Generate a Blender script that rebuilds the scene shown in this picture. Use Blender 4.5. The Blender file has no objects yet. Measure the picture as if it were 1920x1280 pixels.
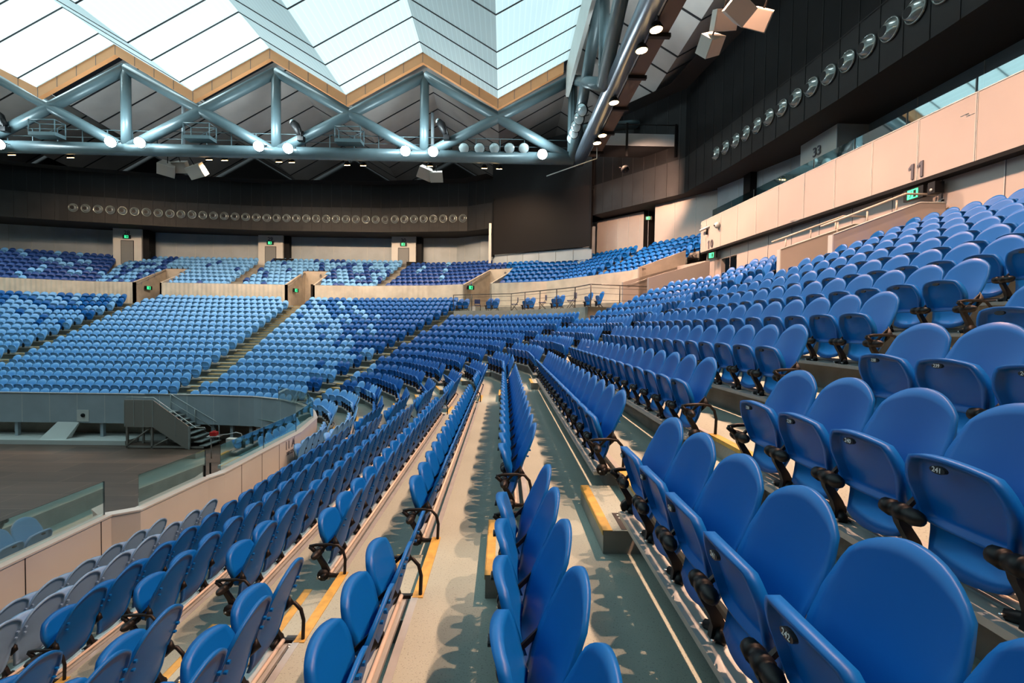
import bpy, math, random
from mathutils import Vector, Matrix, Quaternion
random.seed(7)
SC = bpy.context.scene
COL = SC.collection
CZ = 5.7                      # eye height above the court floor
F = 890.0                     # focal length in pixels of the 1920 frame

# ------------------------------------------------------------------ camera
H0, VX, ROLL = 613.0, 944.0, .0155
_p = math.atan((640-H0)/F); _y = math.atan((960-VX)/F)
FW = Vector((math.sin(_y)*math.cos(_p), math.cos(_y)*math.cos(_p), -math.sin(_p)))
_r0 = Vector((math.cos(_y), -math.sin(_y), 0)); _u0 = _r0.cross(FW)
RT = (_r0*math.cos(ROLL)+_u0*math.sin(ROLL)); UP = (_u0*math.cos(ROLL)-_r0*math.sin(ROLL))
cam = bpy.data.cameras.new('camera'); cam.sensor_width = 36; cam.lens = 36*F/1920
cam.clip_start = .02; cam.clip_end = 400
camo = bpy.data.objects.new('camera', cam); COL.objects.link(camo)
M = Matrix((RT, UP, -FW)).transposed().to_4x4(); M.translation = Vector((0, 0, CZ))
camo.matrix_world = M
SC.camera = camo
def proj(x, y, z):
    p = Vector((x, y, z-CZ)); w = p.dot(FW)
    return (960+F*p.dot(RT)/w, 640-F*p.dot(UP)/w, w) if w > .05 else (1e6, 1e6, w)

# ------------------------------------------------------------------ view, world, daylight
vs = SC.view_settings
vs.view_transform = 'Standard'; vs.look = 'None'; vs.gamma = 1; vs.exposure = -1.15
vs.use_curve_mapping = False
SC.cycles.use_denoising = True
SC.cycles.max_bounces = 6; SC.cycles.diffuse_bounces = 4; SC.cycles.glossy_bounces = 3
SC.cycles.transmission_bounces = 4; SC.cycles.transparent_max_bounces = 8
SC.cycles.sample_clamp_indirect = 4; SC.cycles.caustics_reflective = False; SC.cycles.caustics_refractive = False
W = bpy.data.worlds.new('world'); SC.world = W; W.use_nodes = True
W.node_tree.nodes['Background'].inputs[0].default_value = (.62, .72, .85, 1)
W.node_tree.nodes['Background'].inputs[1].default_value = .03
def lamp(kind, name, loc, power, col, parent=None, aim=None, **k):
    l = bpy.data.lights.new(name, kind); l.energy = power; l.color = col
    for a, b in k.items(): setattr(l, a, b)
    o = bpy.data.objects.new(name, l); COL.objects.link(o); o.location = loc
    if aim is not None: o.rotation_euler = (Vector(aim)-Vector(loc)).to_track_quat('-Z', 'Y').to_euler()
    if parent is not None: o.parent = parent; o.matrix_parent_inverse = parent.matrix_basis.inverted()
    return o
COOL = (.76, .97, 1.0); WARM = (1.0, .56, .37); WHITE = (.80, .96, 1.0)
# daylight on the translucent roof, from outside above it
DAY = lamp('AREA', 'daylight', (-60, 14, CZ+68), 350000, COOL, None, (-16, 12, CZ+16), shape='RECTANGLE', size=34, size_y=34)

# ------------------------------------------------------------------ materials
def nmat(name, col, rough=.5, metal=0, spec=.5, noise=0, nscale=8, bump=0, bscale=60, coat=0):
    m = bpy.data.materials.new(name); m.use_nodes = True
    nt = m.node_tree; b = nt.nodes['Principled BSDF']
    b.inputs['Base Color'].default_value = (*col, 1); b.inputs['Roughness'].default_value = rough
    b.inputs['Metallic'].default_value = metal; b.inputs['Specular IOR Level'].default_value = spec
    if coat: b.inputs['Coat Weight'].default_value = coat
    tc = nt.nodes.new('ShaderNodeTexCoord')
    if noise:
        n = nt.nodes.new('ShaderNodeTexNoise'); n.inputs['Scale'].default_value = nscale; n.inputs['Detail'].default_value = 5
        nt.links.new(tc.outputs['Object'], n.inputs['Vector'])
        r = nt.nodes.new('ShaderNodeMapRange'); r.inputs[1].default_value = .3; r.inputs[2].default_value = .7
        r.inputs[3].default_value = 1-noise; r.inputs[4].default_value = 1+noise*.6
        nt.links.new(n.outputs['Fac'], r.inputs[0])
        mx = nt.nodes.new('ShaderNodeVectorMath'); mx.operation = 'SCALE'; mx.inputs[0].default_value = col
        nt.links.new(r.outputs[0], mx.inputs['Scale']); nt.links.new(mx.outputs[0], b.inputs['Base Color'])
    if bump:
        n2 = nt.nodes.new('ShaderNodeTexNoise'); n2.inputs['Scale'].default_value = bscale
        nt.links.new(tc.outputs['Object'], n2.inputs['Vector'])
        bp = nt.nodes.new('ShaderNodeBump'); bp.inputs['Strength'].default_value = bump; bp.inputs['Distance'].default_value = .01
        nt.links.new(n2.outputs['Fac'], bp.inputs['Height']); nt.links.new(bp.outputs[0], b.inputs['Normal'])
    return m
def emat(name, col, s):
    m = bpy.data.materials.new(name); m.use_nodes = True
    b = m.node_tree.nodes['Principled BSDF']; b.inputs['Base Color'].default_value = (*col, 1)
    b.inputs['Emission Color'].default_value = (*col, 1); b.inputs['Emission Strength'].default_value = s
    return m
def gmat(name, col, alpha, rough=.03):
    m = bpy.data.materials.new(name); m.use_nodes = True; nt = m.node_tree
    nt.nodes.clear(); o = nt.nodes.new('ShaderNodeOutputMaterial')
    t = nt.nodes.new('ShaderNodeBsdfTransparent'); t.inputs[0].default_value = (*col, 1)
    g = nt.nodes.new('ShaderNodeBsdfGlossy'); g.inputs['Roughness'].default_value = rough; g.inputs[0].default_value = (.8, .95, .95, 1)
    f = nt.nodes.new('ShaderNodeFresnel'); f.inputs[0].default_value = 1.45
    a = nt.nodes.new('ShaderNodeMath'); a.operation = 'ADD'; a.operation = 'MULTIPLY_ADD'; a.inputs[1].default_value = .6; a.inputs[2].default_value = alpha; a.use_clamp = True
    mx = nt.nodes.new('ShaderNodeMixShader')
    nt.links.new(f.outputs[0], a.inputs[0]); nt.links.new(a.outputs[0], mx.inputs[0])
    nt.links.new(t.outputs[0], mx.inputs[1]); nt.links.new(g.outputs[0], mx.inputs[2]); nt.links.new(mx.outputs[0], o.inputs[0])
    return m
def speckle(m, scale, strength, dark=(.05, .06, .05)):
    nt = m.node_tree; b = nt.nodes['Principled BSDF']; src = b.inputs['Base Color'].links[0].from_socket
    tc = nt.nodes.new('ShaderNodeTexCoord'); n = nt.nodes.new('ShaderNodeTexNoise'); n.inputs['Scale'].default_value = scale; n.inputs['Detail'].default_value = 2
    nt.links.new(tc.outputs['Object'], n.inputs['Vector'])
    r = nt.nodes.new('ShaderNodeMapRange'); r.inputs[1].default_value = .60; r.inputs[2].default_value = .72; r.inputs[3].default_value = 0; r.inputs[4].default_value = strength
    nt.links.new(n.outputs['Fac'], r.inputs[0])
    mx = nt.nodes.new('ShaderNodeMixRGB'); mx.inputs[2].default_value = (*dark, 1)
    nt.links.new(r.outputs[0], mx.inputs[0]); nt.links.new(src, mx.inputs[1]); nt.links.new(mx.outputs[0], b.inputs['Base Color'])

PL_BLUE = nmat('blue_plastic', (.001, .106, .40), .42, spec=.27, noise=.05, nscale=2)
PL_LIGHT = nmat('light_blue_plastic', (.16, .42, .80), .45, spec=.3, noise=.05, nscale=2)
PL_PALE = nmat('pale_blue_plastic', (.20, .36, .58), .45, spec=.3, noise=.05, nscale=2)
PL_NAVY = nmat('navy_plastic', (.012, .06, .27), .42, spec=.4)
BLACK = nmat('black_plastic', (.006, .006, .007), .5, spec=.3)
PLATE = nmat('black_plate', (.02, .02, .022), .4)
WTXT = nmat('white_print', (.8, .8, .78), .5)
RAILM = nmat('galvanised_rail', (.42, .45, .44), .42, metal=.35, noise=.12, nscale=6)
PIPE = nmat('cream_pipe', (.62, .56, .48), .4)
BOLT = nmat('bolt_steel', (.6, .6, .6), .3, metal=1)
TREAD = nmat('terrace_coating', (.325, .375, .325), .62, noise=.10, nscale=1.3, bump=.35, bscale=240)
speckle(TREAD, 95, .55)
RISER = nmat('riser_concrete', (.25, .25, .225), .8, noise=.25, nscale=2.5, bump=.3, bscale=40)
NOSING = nmat('yellow_nosing', (.50, .32, .07), .55, noise=.22, nscale=14)
BEIGE = nmat('beige_panel', (.40, .36, .335), .5, noise=.05, nscale=.7)
CONC = nmat('concrete_wall', (.47, .42, .35), .75, noise=.20, nscale=1.6, bump=.2, bscale=20)
CORN = nmat('beige_grey_panel', (.36, .34, .31), .4, noise=.06, nscale=.8)
WALLG = nmat('grey_panel', (.36, .42, .46), .35, noise=.12, nscale=.9)
WHITEP = nmat('white_panel', (.62, .63, .60), .45, noise=.06, nscale=1)
DARK = nmat('dark_metal_panel', (.004, .0045, .0055), .6, spec=.2, metal=0, noise=.3, nscale=1.2)
LOUV = nmat('perforated_dark_panel', (.015, .016, .017), .5, spec=.3, metal=0, noise=.25, nscale=1.2, bump=.5, bscale=160)
VOID = nmat('black_void', (.006, .006, .007), .8)
STEEL = nmat('teal_grey_steel', (.105, .16, .18), .38, metal=.15, noise=.08, nscale=2)
STEELR = nmat('blue_grey_pipe', (.20, .25, .31), .3, metal=.55)
ORANGE = nmat('orange_band_panel', (.86, .37, .15), .45, noise=.05, nscale=1)
ROOFD = nmat('fixed_roof_panel', (.55, .51, .48), .55, noise=.12, nscale=.6)
SEAM = nmat('black_seam', (.01, .011, .014), .6)
DOORM = nmat('grey_door', (.20, .215, .22), .5)
SIGNG = nmat('dark_grey_lettering', (.09, .09, .11), .5)
GREEN = emat('green_sign_light', (.05, 1, .38), 2.2)
LWARM = emat('warm_lamp_lens', (1, .62, .25), 60)
LWHITE = emat('white_lamp_lens', (.85, .95, 1), 90)
LENS = nmat('unlit_lens', (.55, .66, .68), .12, metal=.4)
HORN = nmat('polished_port', (.26, .29, .28), .2, metal=.6)
SPKR = nmat('beige_speaker', (.50, .46, .41), .55)
RED = nmat('red_box', (.55, .02, .02), .4)
MESHM = nmat('perforated_steel', (.33, .31, .28), .5, metal=.5, bump=.5, bscale=200)
DSTEEL = nmat('dark_rail_steel', (.07, .07, .07), .4, metal=.4)
CHAIRM = nmat('navy_chair', (.03, .05, .16), .5)
GLASS = gmat('clear_glass', (.88, .95, .94), .0)
GLASST = gmat('teal_glass', (.55, .76, .79), .03)
DGLASS = nmat('dark_glass', (.03, .05, .06), .08, spec=.8)

def roof_mat():
    m = bpy.data.materials.new('translucent_roof'); m.use_nodes = True; nt = m.node_tree; nt.nodes.clear()
    o = nt.nodes.new('ShaderNodeOutputMaterial'); tc = nt.nodes.new('ShaderNodeTexCoord')
    d = nt.nodes.new('ShaderNodeBsdfDiffuse'); t = nt.nodes.new('ShaderNodeBsdfTranslucent')
    # fine pleats across each sheet
    w = nt.nodes.new('ShaderNodeTexWave'); w.bands_direction = 'X'; w.inputs['Scale'].default_value = 1.1; w.inputs['Distortion'].default_value = 0
    nt.links.new(tc.outputs['Object'], w.inputs['Vector'])
    r = nt.nodes.new('ShaderNodeMapRange'); r.inputs[1].default_value = 0; r.inputs[2].default_value = .12; r.inputs[3].default_value = 1.0; r.inputs[4].default_value = .88
    nt.links.new(w.outputs['Fac'], r.inputs[0])
    for s, c in ((d, (.80, .86, .86)), (t, (.78, .90, .92))):
        v = nt.nodes.new('ShaderNodeVectorMath'); v.operation = 'SCALE'; v.inputs[0].default_value = c
        nt.links.new(r.outputs[0], v.inputs['Scale']); nt.links.new(v.outputs[0], s.inputs['Color'])
    mx = nt.nodes.new('ShaderNodeMixShader'); mx.inputs[0].default_value = .5
    nt.links.new(d.outputs[0], mx.inputs[1]); nt.links.new(t.outputs[0], mx.inputs[2]); nt.links.new(mx.outputs[0], o.inputs[0])
    return m
ROOFT = roof_mat()

def court_mat():
    m = nmat('court_boards', (.085, .052, .036), .5); nt = m.node_tree; b = nt.nodes['Principled BSDF']
    tc = nt.nodes.new('ShaderNodeTexCoord'); mp = nt.nodes.new('ShaderNodeMapping'); mp.inputs['Rotation'].default_value = (0, 0, 0)
    br = nt.nodes.new('ShaderNodeTexBrick'); br.inputs['Scale'].default_value = 1; br.inputs['Brick Width'].default_value = 2.4
    br.inputs['Row Height'].default_value = 1.2; br.inputs['Mortar Size'].default_value = .012
    br.inputs['Color1'].default_value = (.120, .070, .048, 1); br.inputs['Color2'].default_value = (.075, .046, .033, 1); br.inputs['Mortar'].default_value = (.20, .13, .09, 1)
    n = nt.nodes.new('ShaderNodeTexNoise'); n.inputs['Scale'].default_value = .8; n.inputs['Detail'].default_value = 6
    ms = nt.nodes.new('ShaderNodeMapping'); ms.inputs['Scale'].default_value = (.35, 2.2, 1)
    mx = nt.nodes.new('ShaderNodeMixRGB'); mx.blend_type = 'MULTIPLY'; mx.inputs[0].default_value = .55
    rr = nt.nodes.new('ShaderNodeMapRange'); rr.inputs[1].default_value = .3; rr.inputs[2].default_value = .7; rr.inputs[3].default_value = .55; rr.inputs[4].default_value = 1.3
    nt.links.new(tc.outputs['Object'], mp.inputs[0]); nt.links.new(mp.outputs[0], br.inputs['Vector'])
    nt.links.new(tc.outputs['Object'], ms.inputs[0]); nt.links.new(ms.outputs[0], n.inputs['Vector'])
    nt.links.new(n.outputs['Fac'], rr.inputs[0]); nt.links.new(br.outputs['Color'], mx.inputs[1]); nt.links.new(rr.outputs[0], mx.inputs[2])
    nt.links.new(mx.outputs[0], b.inputs['Base Color'])
    return m
COURT = court_mat()

def flute_mat():
    m = nmat('fluted_concrete', (.66, .59, .48), .7, noise=.16, nscale=1.4); nt = m.node_tree; b = nt.nodes['Principled BSDF']
    tc = nt.nodes.new('ShaderNodeTexCoord'); w = nt.nodes.new('ShaderNodeTexWave'); w.inputs['Scale'].default_value = 1.2; w.bands_direction = 'DIAGONAL'
    mp = nt.nodes.new('ShaderNodeMapping'); mp.inputs['Scale'].default_value = (1.5, 1, 0)
    nt.links.new(tc.outputs['Object'], mp.inputs[0]); nt.links.new(mp.outputs[0], w.inputs['Vector'])
    bp = nt.nodes.new('ShaderNodeBump'); bp.inputs['Strength'].default_value = .7; bp.inputs['Distance'].default_value = .05
    nt.links.new(w.outputs['Fac'], bp.inputs['Height']); nt.links.new(bp.outputs[0], b.inputs['Normal'])
    return m
FLUTE = flute_mat()

# ------------------------------------------------------------------ helpers
class MB:
    def __init__(s): s.v = []; s.f = []; s.m = []; s.mats = []; s.sm = []
    def mi(s, m):
        if m not in s.mats: s.mats.append(m)
        return s.mats.index(m)
    def add(s, vs, fs, m, smooth=False, T=None):
        o = len(s.v); i = s.mi(m)
        s.v += [tuple(T @ Vector(v)) if T is not None else tuple(v) for v in vs]
        for f in fs: s.f.append(tuple(o+a for a in f)); s.m.append(i); s.sm.append(smooth)
        return s
    def box(s, x0, x1, y0, y1, z0, z1, m, T=None):
        return s.add([(x, y, z) for z in (z0, z1) for x, y in ((x0, y0), (x1, y0), (x1, y1), (x0, y1))],
              [(0, 3, 2, 1), (4, 5, 6, 7), (0, 1, 5, 4), (1, 2, 6, 5), (2, 3, 7, 6), (3, 0, 4, 7)], m, False, T)
    def hexa(s, p, m):  # 8 points: bottom 4, top 4
        return s.add(p, [(0, 3, 2, 1), (4, 5, 6, 7), (0, 1, 5, 4), (1, 2, 6, 5), (2, 3, 7, 6), (3, 0, 4, 7)], m)
    def tube(s, pts, r, m, n=10, cap=True, smooth=True, T=None):
        pts = [Vector(p) for p in pts]; rs = r if isinstance(r, (list, tuple)) else [r]*len(pts)
        vs = []; fs = []; prev = None
        for i, p in enumerate(pts):
            d = (pts[min(i+1, len(pts)-1)]-pts[max(i-1, 0)]).normalized()
            if prev is None:
                a = Vector((0, 0, 1)) if abs(d.z) < .9 else Vector((1, 0, 0)); x = d.cross(a).normalized()
            else: x = (prev-d*prev.dot(d)).normalized()
            prev = x; y = d.cross(x)
            for k in range(n):
                t = 2*math.pi*k/n; vs.append(p+x*math.cos(t)*rs[i]+y*math.sin(t)*rs[i])
        for i in range(len(pts)-1):
            for k in range(n): fs.append((i*n+k, i*n+(k+1) % n, (i+1)*n+(k+1) % n, (i+1)*n+k))
        if cap: fs.append(tuple(range(n-1, -1, -1))); fs.append(tuple((len(pts)-1)*n+k for k in range(n)))
        return s.add(vs, fs, m, smooth, T)
    def ribbon(s, a, za, b, zb, m, smooth=False):
        n = len(a); vs = [(p[0], p[1], za) for p in a]+[(p[0], p[1], zb) for p in b]
        return s.add(vs, [(i, i+1, n+i+1, n+i) for i in range(n-1)], m, smooth)
    def slab(s, a, b, z0, z1, m):  # closed prism between two plan polylines
        s.ribbon(a, z1, b, z1, m); s.ribbon(b, z0, a, z0, m); s.ribbon(a, z0, a, z1, m); s.ribbon(b, z1, b, z0, m)
        for i in (0, -1):
            p, q = a[i], b[i]; s.add([(*p[:2], z0), (*q[:2], z0), (*q[:2], z1), (*p[:2], z1)], [(0, 1, 2, 3)], m)
        return s
    def build(s, name, parent=None, loc=None, rz=0):
        me = bpy.data.meshes.new(name); me.from_pydata(s.v, [], s.f)
        for m in s.mats: me.materials.append(m)
        me.polygons.foreach_set('material_index', s.m); me.polygons.foreach_set('use_smooth', s.sm); me.update()
        o = bpy.data.objects.new(name, me); COL.objects.link(o)
        if loc is not None: o.location = loc; o.rotation_euler = (0, 0, rz)
        if parent is not None: o.parent = parent
        return o
def tag(o, label=None, cat=None, group=None, kind=None):
    if label: o['label'] = label
    if cat: o['category'] = cat
    if group: o['group'] = group
    if kind: o['kind'] = kind
    return o
def struct(mb, name, label=None): return tag(mb.build(name), label, None, None, 'structure')
def empty(name, loc, rz=0):
    o = bpy.data.objects.new(name, None); COL.objects.link(o); o.location = loc; o.rotation_euler = (0, 0, rz); o.empty_display_size = .2
    return o
def copy_tree(o, parent=None):
    c = o.copy(); COL.objects.link(c)
    if parent is not None: c.parent = parent
    for ch in CHILD.get(o.name, ()): copy_tree(ch, c)
    return c
CHILD = {}
def kid(o, parent):
    o.parent = parent; CHILD.setdefault(parent.name, []).append(o); return o
TCACHE = {}
def textmesh(body, size, ext, m, align='CENTER', bold=0):
    k = (body, size, ext, m.name)
    if k not in TCACHE:
        c = bpy.data.curves.new('t', 'FONT'); c.body = body; c.size = size; c.extrude = ext; c.align_x = align; c.align_y = 'CENTER'; c.resolution_u = 3; c.offset = size*.012
        o = bpy.data.objects.new('t', c); COL.objects.link(o)
        me = bpy.data.meshes.new_from_object(o.evaluated_get(bpy.context.evaluated_depsgraph_get()))
        bpy.data.objects.remove(o); me.materials.clear(); me.materials.append(m); TCACHE[k] = me
    return TCACHE[k]
def text(name, body, loc, size, face, m, parent=None, ext=.01, align='CENTER', up=Vector((0, 0, 1))):
    o = bpy.data.objects.new(name, textmesh(body, size, ext, m, align)); COL.objects.link(o)
    z = Vector(face).normalized(); x = up.cross(z).normalized(); y = z.cross(x)
    R = Matrix((x, y, z)).transposed().to_4x4(); R.translation = Vector(loc)
    o.matrix_world = R
    if parent is not None:
        o.parent = parent; o.matrix_parent_inverse = parent.matrix_basis.inverted()
    return o
for _b in range(236, 248): textmesh(str(_b), .028, .0006, WTXT)
ORD = ['zeroth', 'first', 'second', 'third', 'fourth', 'fifth', 'sixth', 'seventh', 'eighth', 'ninth', 'tenth', 'eleventh', 'twelfth', 'thirteenth',
       'fourteenth', 'fifteenth', 'sixteenth', 'seventeenth', 'eighteenth', 'nineteenth', 'twentieth', '21st', '22nd', '23rd', '24th', '25th', '26th', '27th', '28th', '29th', '30th']

# ------------------------------------------------------------------ the bowl in plan
TT, RR, PITCH = .88, .345, .484
FAC = [(90, -5.93), (75, -1.60), (60, 3.85), (30, 14.5), (15, 19.5), (0, 23.75), (-25, 33.99)]
def nrm(f): a = math.radians(FAC[f][0]); return Vector((math.sin(a), math.cos(a)))
def tau(f): a = math.radians(FAC[f][0]); return Vector((-math.cos(a), math.sin(a)))
def fpt(f, u, n): return nrm(f)*(FAC[f][1]+TT*n)+tau(f)*u
def vert(f, n):  # corner between facets f and f+1
    a, b = nrm(f), nrm(f+1); da, db = FAC[f][1]+TT*n, FAC[f+1][1]+TT*n
    det = a.x*b.y-a.y*b.x
    return Vector(((da*b.y-db*a.y)/det, (a.x*db-b.x*da)/det))
def pl(n, s, e):
    return [fpt(s[0], s[1], n)]+[vert(f, n) for f in range(s[0], e[0])]+[fpt(e[0], e[1], n)]
def top(n): return CZ-.96+RR*(n-7)
def tread(n): return top(n)-.73
START, END = (0, -2.0), (6, 26.0)
A0, A1, A2, A3, A78, A67 = (0, 3.52, 4.50), (0, 12.9, 14.0), (1, 18.9, 20.2), (3, 18.8, 19.9), (5, 15.5, 16.6), (5, 28.0, 29.1)
AIS = [A0, A1, A2, A3, A78, A67]
BL = [(START, A0[:2])]+[((a[0], a[2]), b[:2]) for a, b in zip(AIS, AIS[1:])]+[((A67[0], A67[2]), END)]

# terraces
t = MB()
for n in range(-1, 17):
    s, e = START, END
    a, b = pl(n, s, e), pl(n+1, s, e)
    if n == -1: a = pl(-1.15, s, e)
    t.ribbon(a, tread(n), b, tread(n), TREAD)
    if n >= 0: t.ribbon(a, tread(n-1), a, tread(n), RISER)
for n in (17, 18):
    s, e = START, (1, 19.0)
    a, b = pl(n, s, e), pl(n+1.3, s, e)
    t.ribbon(a, tread(n-1), a, tread(n), RISER); t.ribbon(a, tread(n), b, tread(n), TREAD)
struct(t, 'floor_terraces', 'stepped grey green seating terraces around the court')

# half steps in the aisles, each with a yellow edge
AN = {0: 'near aisle', 1: 'second aisle', 2: 'corner aisle', 3: 'aisle below gangway nine', 4: 'aisle below gangway eight', 5: 'aisle below gangway seven'}
for ai, (f, u0, u1) in enumerate(AIS):
    for n in range(0, 17):
        if ai == 2 and n > 16 or ai == 3 and n > 15: continue
        c = fpt(f, (u0+u1)/2, n); x, y, w = proj(c.x, c.y, tread(n))
        if not (-60 < x < 2000 and -60 < y < 1400): continue
        w_ = (u1-u0)/2+.02; b = MB()
        b.box(-w_, w_, -.34, 0, 0, RR/2, RISER)
        b.add([(-w_, -.34, RR/2+.003), (w_, -.34, RR/2+.003), (w_, 0, RR/2+.003), (-w_, 0, RR/2+.003)], [(0, 1, 2, 3)], TREAD)
        o = b.build('half_step', None, (c.x, c.y, tread(n-1)), -math.radians(FAC[f][0]))
        tag(o, f'concrete half step in the {AN[ai]} at the {ORD[n+1]} row from the court', 'step', 'concrete half steps in the aisles')
        b = MB(); b.box(-w_, w_, -.343, -.27, RR/2, RR/2+.006, NOSING); b.box(-w_, w_, -.346, -.34, RR/2-.03, RR/2+.006, NOSING)
        b.build('nosing_strip', o)
        b = MB(); b.box(-w_, w_, .0, .075, RR, RR+.006, NOSING); b.box(-w_, w_, -.006, 0, RR-.03, RR+.006, NOSING)
        b.build('nosing_strip', o)
        if ai == 0 and 4 <= n <= 9:
            b = MB(); b.box(w_-.34, w_-.02, -.20, -.08, RR/2+.003, RR/2+.006, PLATE); pp = b.build('row_plate', o)
            L = 'ABCDEFGHJK'[n]
            R3 = Matrix.Rotation(-math.radians(FAC[f][0]), 4, 'Z')
            p3 = R3 @ Vector((w_-.08, -.14, 0)); up3 = R3 @ Vector((0, 1, 0))
            text('row_letter', L, (c.x+p3.x, c.y+p3.y, tread(n-1)+RR/2+.008), .10, (0, 0, 1), WTXT, pp, .0005, up=up3)
            bb = MB()
            for q in range(4):
                bb.box(w_-.30+.03*q, w_-.285+.03*q, -.17+.01*(q % 2), -.11, RR/2+.007, RR/2+.008, WTXT)
            bb.build('printed_marks', pp)

# ------------------------------------------------------------------ seat geometry
def lerp(tab, z):
    for (a, b), (c, d) in zip(tab, tab[1:]):
        if z <= c:
            k = max(0, (z-a)/(c-a)); k = k*k*(3-2*k)*.4+k*.6; return b+(d-b)*k
    return tab[-1][1]
PROF = [(.02, -.165), (.06, -.125), (.13, -.080), (.22, -.048), (.34, -.018), (.46, .016), (.56, .045), (.65, .070), (.73, .092)]
WID = [(.02, .170), (.10, .200), (.22, .222), (.34, .238), (.50, .250), (.73, .256)]
def backP(a, b):
    k = .68 if b > 0 else .45
    x = a*math.sqrt(1-k*b*b/2); zz = b*math.sqrt(1-(.99 if b > 0 else .35)*a*a/2)
    z = .375+.355*zz; w = lerp(WID, z)
    xx = x*w; y = lerp(PROF, z)
    y -= .050*(a*a)*math.exp(-((z-.30)/.24)**2)
    return (xx, y, z)
def panP(a, b):
    x = a*math.sqrt(1-.80*b*b/2) if b > 0 else a*(1+.16*b); zz = b*math.sqrt(1-.62*a*a/2) if b > 0 else b
    z = .350+.158*zz
    return (x*.224, -.120-.098*(zz+1)/2+.020*a*a, z)
def shell(mb, P, N, d, lip, inset, rec, m, mback=None):
    g = [-1+2*i/N for i in range(N+1)]
    F1 = [Vector(P(a, b)) for b in g for a in g]; n1 = N+1
    d = Vector(d)
    idx = lambda i, j: j*n1+i
    q = [(idx(i, j), idx(i+1, j), idx(i+1, j+1), idx(i, j+1)) for j in range(N) for i in range(N)]
    rev = d.y > 0
    fr = q if rev else [tuple(reversed(x)) for x in q]
    # front faces look away from d
    loop = [idx(i, 0) for i in range(N)]+[idx(N, j) for j in range(N)]+[idx(i, N) for i in range(N, 0, -1)]+[idx(0, j) for j in range(N, 0, -1)]
    V = list(F1); nl = len(loop)
    ctr = sum(F1, Vector())/len(F1)
    B0 = len(V); V += [F1[k]+d*lip for k in loop]
    C0 = len(V); V += [ctr+(F1[k]-ctr)*(inset+.03)+d*lip*1.05 for k in loop]
    G0 = len(V); V += [Vector(P(a*inset, b*inset))+d*rec for b in g for a in g]
    fs = list(fr)
    def band(la, lb):
        for i in range(nl):
            j = (i+1) % nl; f = (la[i], la[j], lb[j], lb[i]); fs.append(tuple(reversed(f)) if rev else f)
    L0 = loop; L1 = [B0+i for i in range(nl)]; L2 = [C0+i for i in range(nl)]; L3 = [G0+k for k in loop]
    band(L0, L1); band(L1, L2); band(L2, L3)
    back = [tuple(G0+k for k in x) for x in q]
    fs += [tuple(reversed(x)) for x in back] if rev else back
    mb.add(V, fs, m, True)
def fix(me):
    import bmesh
    bm = bmesh.new(); bm.from_mesh(me); bmesh.ops.recalc_face_normals(bm, faces=bm.faces); bm.to_mesh(me); bm.free()

def make_back(N, m):
    b = MB(); shell(b, backP, N, (0, 1, 0), .022, .90, .009, m)
    if N > 8:
        for s in (-1, 1):   # moulded bosses at the sides and the two clips behind
            b.add([(s*.218+.012*math.cos(q)*s, -.118+.0*q, .25+.02*math.sin(q)) for q in [k*math.pi/4 for k in range(8)]], [tuple(range(8))], m)
            b.box(s*.200-.010, s*.200+.010, .028, .048, .50, .515, m)
            b.box(s*.196-.010, s*.196+.010, .010, .030, .44, .452, m)
    return b
def make_pan(N, m):
    b = MB(); shell(b, panP, N, (0, -1, 0), .050, .86, .012, m)
    return b
def sleeve(b, sx, n=12):
    # black pivot sleeve along the row, with a pointed cap on one side
    z, y = .205, -.205
    pts = [(sx-.105, y, z), (sx-.085, y, z), (sx-.04, y, z), (sx-.038, y, z), (sx-.01, y, z), (sx-.008, y, z), (sx+.03, y, z), (sx+.032, y, z), (sx+.07, y, z), (sx+.105, y-.004, z+.004), (sx+.135, y-.008, z+.012)]
    b.tube(pts, [.012, .034, .040, .033, .033, .040, .040, .033, .038, .030, .004], BLACK, n)
    return b
def bracket(b, sx, n=8):
    P = [(-.215, .20), (-.195, .15), (-.150, .08), (-.130, .03), (-.135, -.03)]
    for i in range(len(P)-1):
        (y0, z0), (y1, z1) = P[i], P[i+1]; w0 = .020+.004*i; w1 = .020+.004*(i+1)
        b.hexa([(sx-.017, y0-w0, z0), (sx+.017, y0-w0, z0), (sx+.017, y0+w0, z0), (sx-.017, y0+w0, z0), (sx-.017, y1-w1, z1), (sx+.017, y1-w1, z1), (sx+.017, y1+w1, z1), (sx-.017, y1+w1, z1)], BLACK)
    b.tube([(sx-.075, -.15, -.018), (sx-.03, -.13, .0), (sx, -.125, .02)], [.026, .024, .016], BLACK, n)
    b.tube([(sx+.055, -.15, -.018), (sx+.03, -.13, .0), (sx, -.125, .02)], [.026, .024, .016], BLACK, n)
    for q in (-.07, .05): b.tube([(sx+q, -.168, -.012), (sx+q, -.184, -.012)], .008, BOLT, 6)
    # strut back to the shells
    b.hexa([(sx-.010, -.20, .185), (sx+.010, -.20, .185), (sx+.010, -.185, .225), (sx-.010, -.185, .225), (sx-.007, -.05, .33), (sx+.007, -.05, .33), (sx+.007, -.055, .36), (sx-.007, -.055, .36)], BLACK)
    return b
def leaf(b, sx):   # black clip seen between two backs from behind
    b.add([(sx, -.055, .375), (sx-.030, -.045, .32), (sx-.024, -.07, .25), (sx, -.085, .215), (sx+.024, -.07, .25), (sx+.030, -.045, .32), (sx, -.005, .29)],
          [(0, 1, 6), (1, 2, 6), (2, 3, 6), (3, 4, 6), (4, 5, 6), (5, 0, 6), (5, 4, 3, 2, 1, 0)], BLACK, True)
    return b
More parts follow.
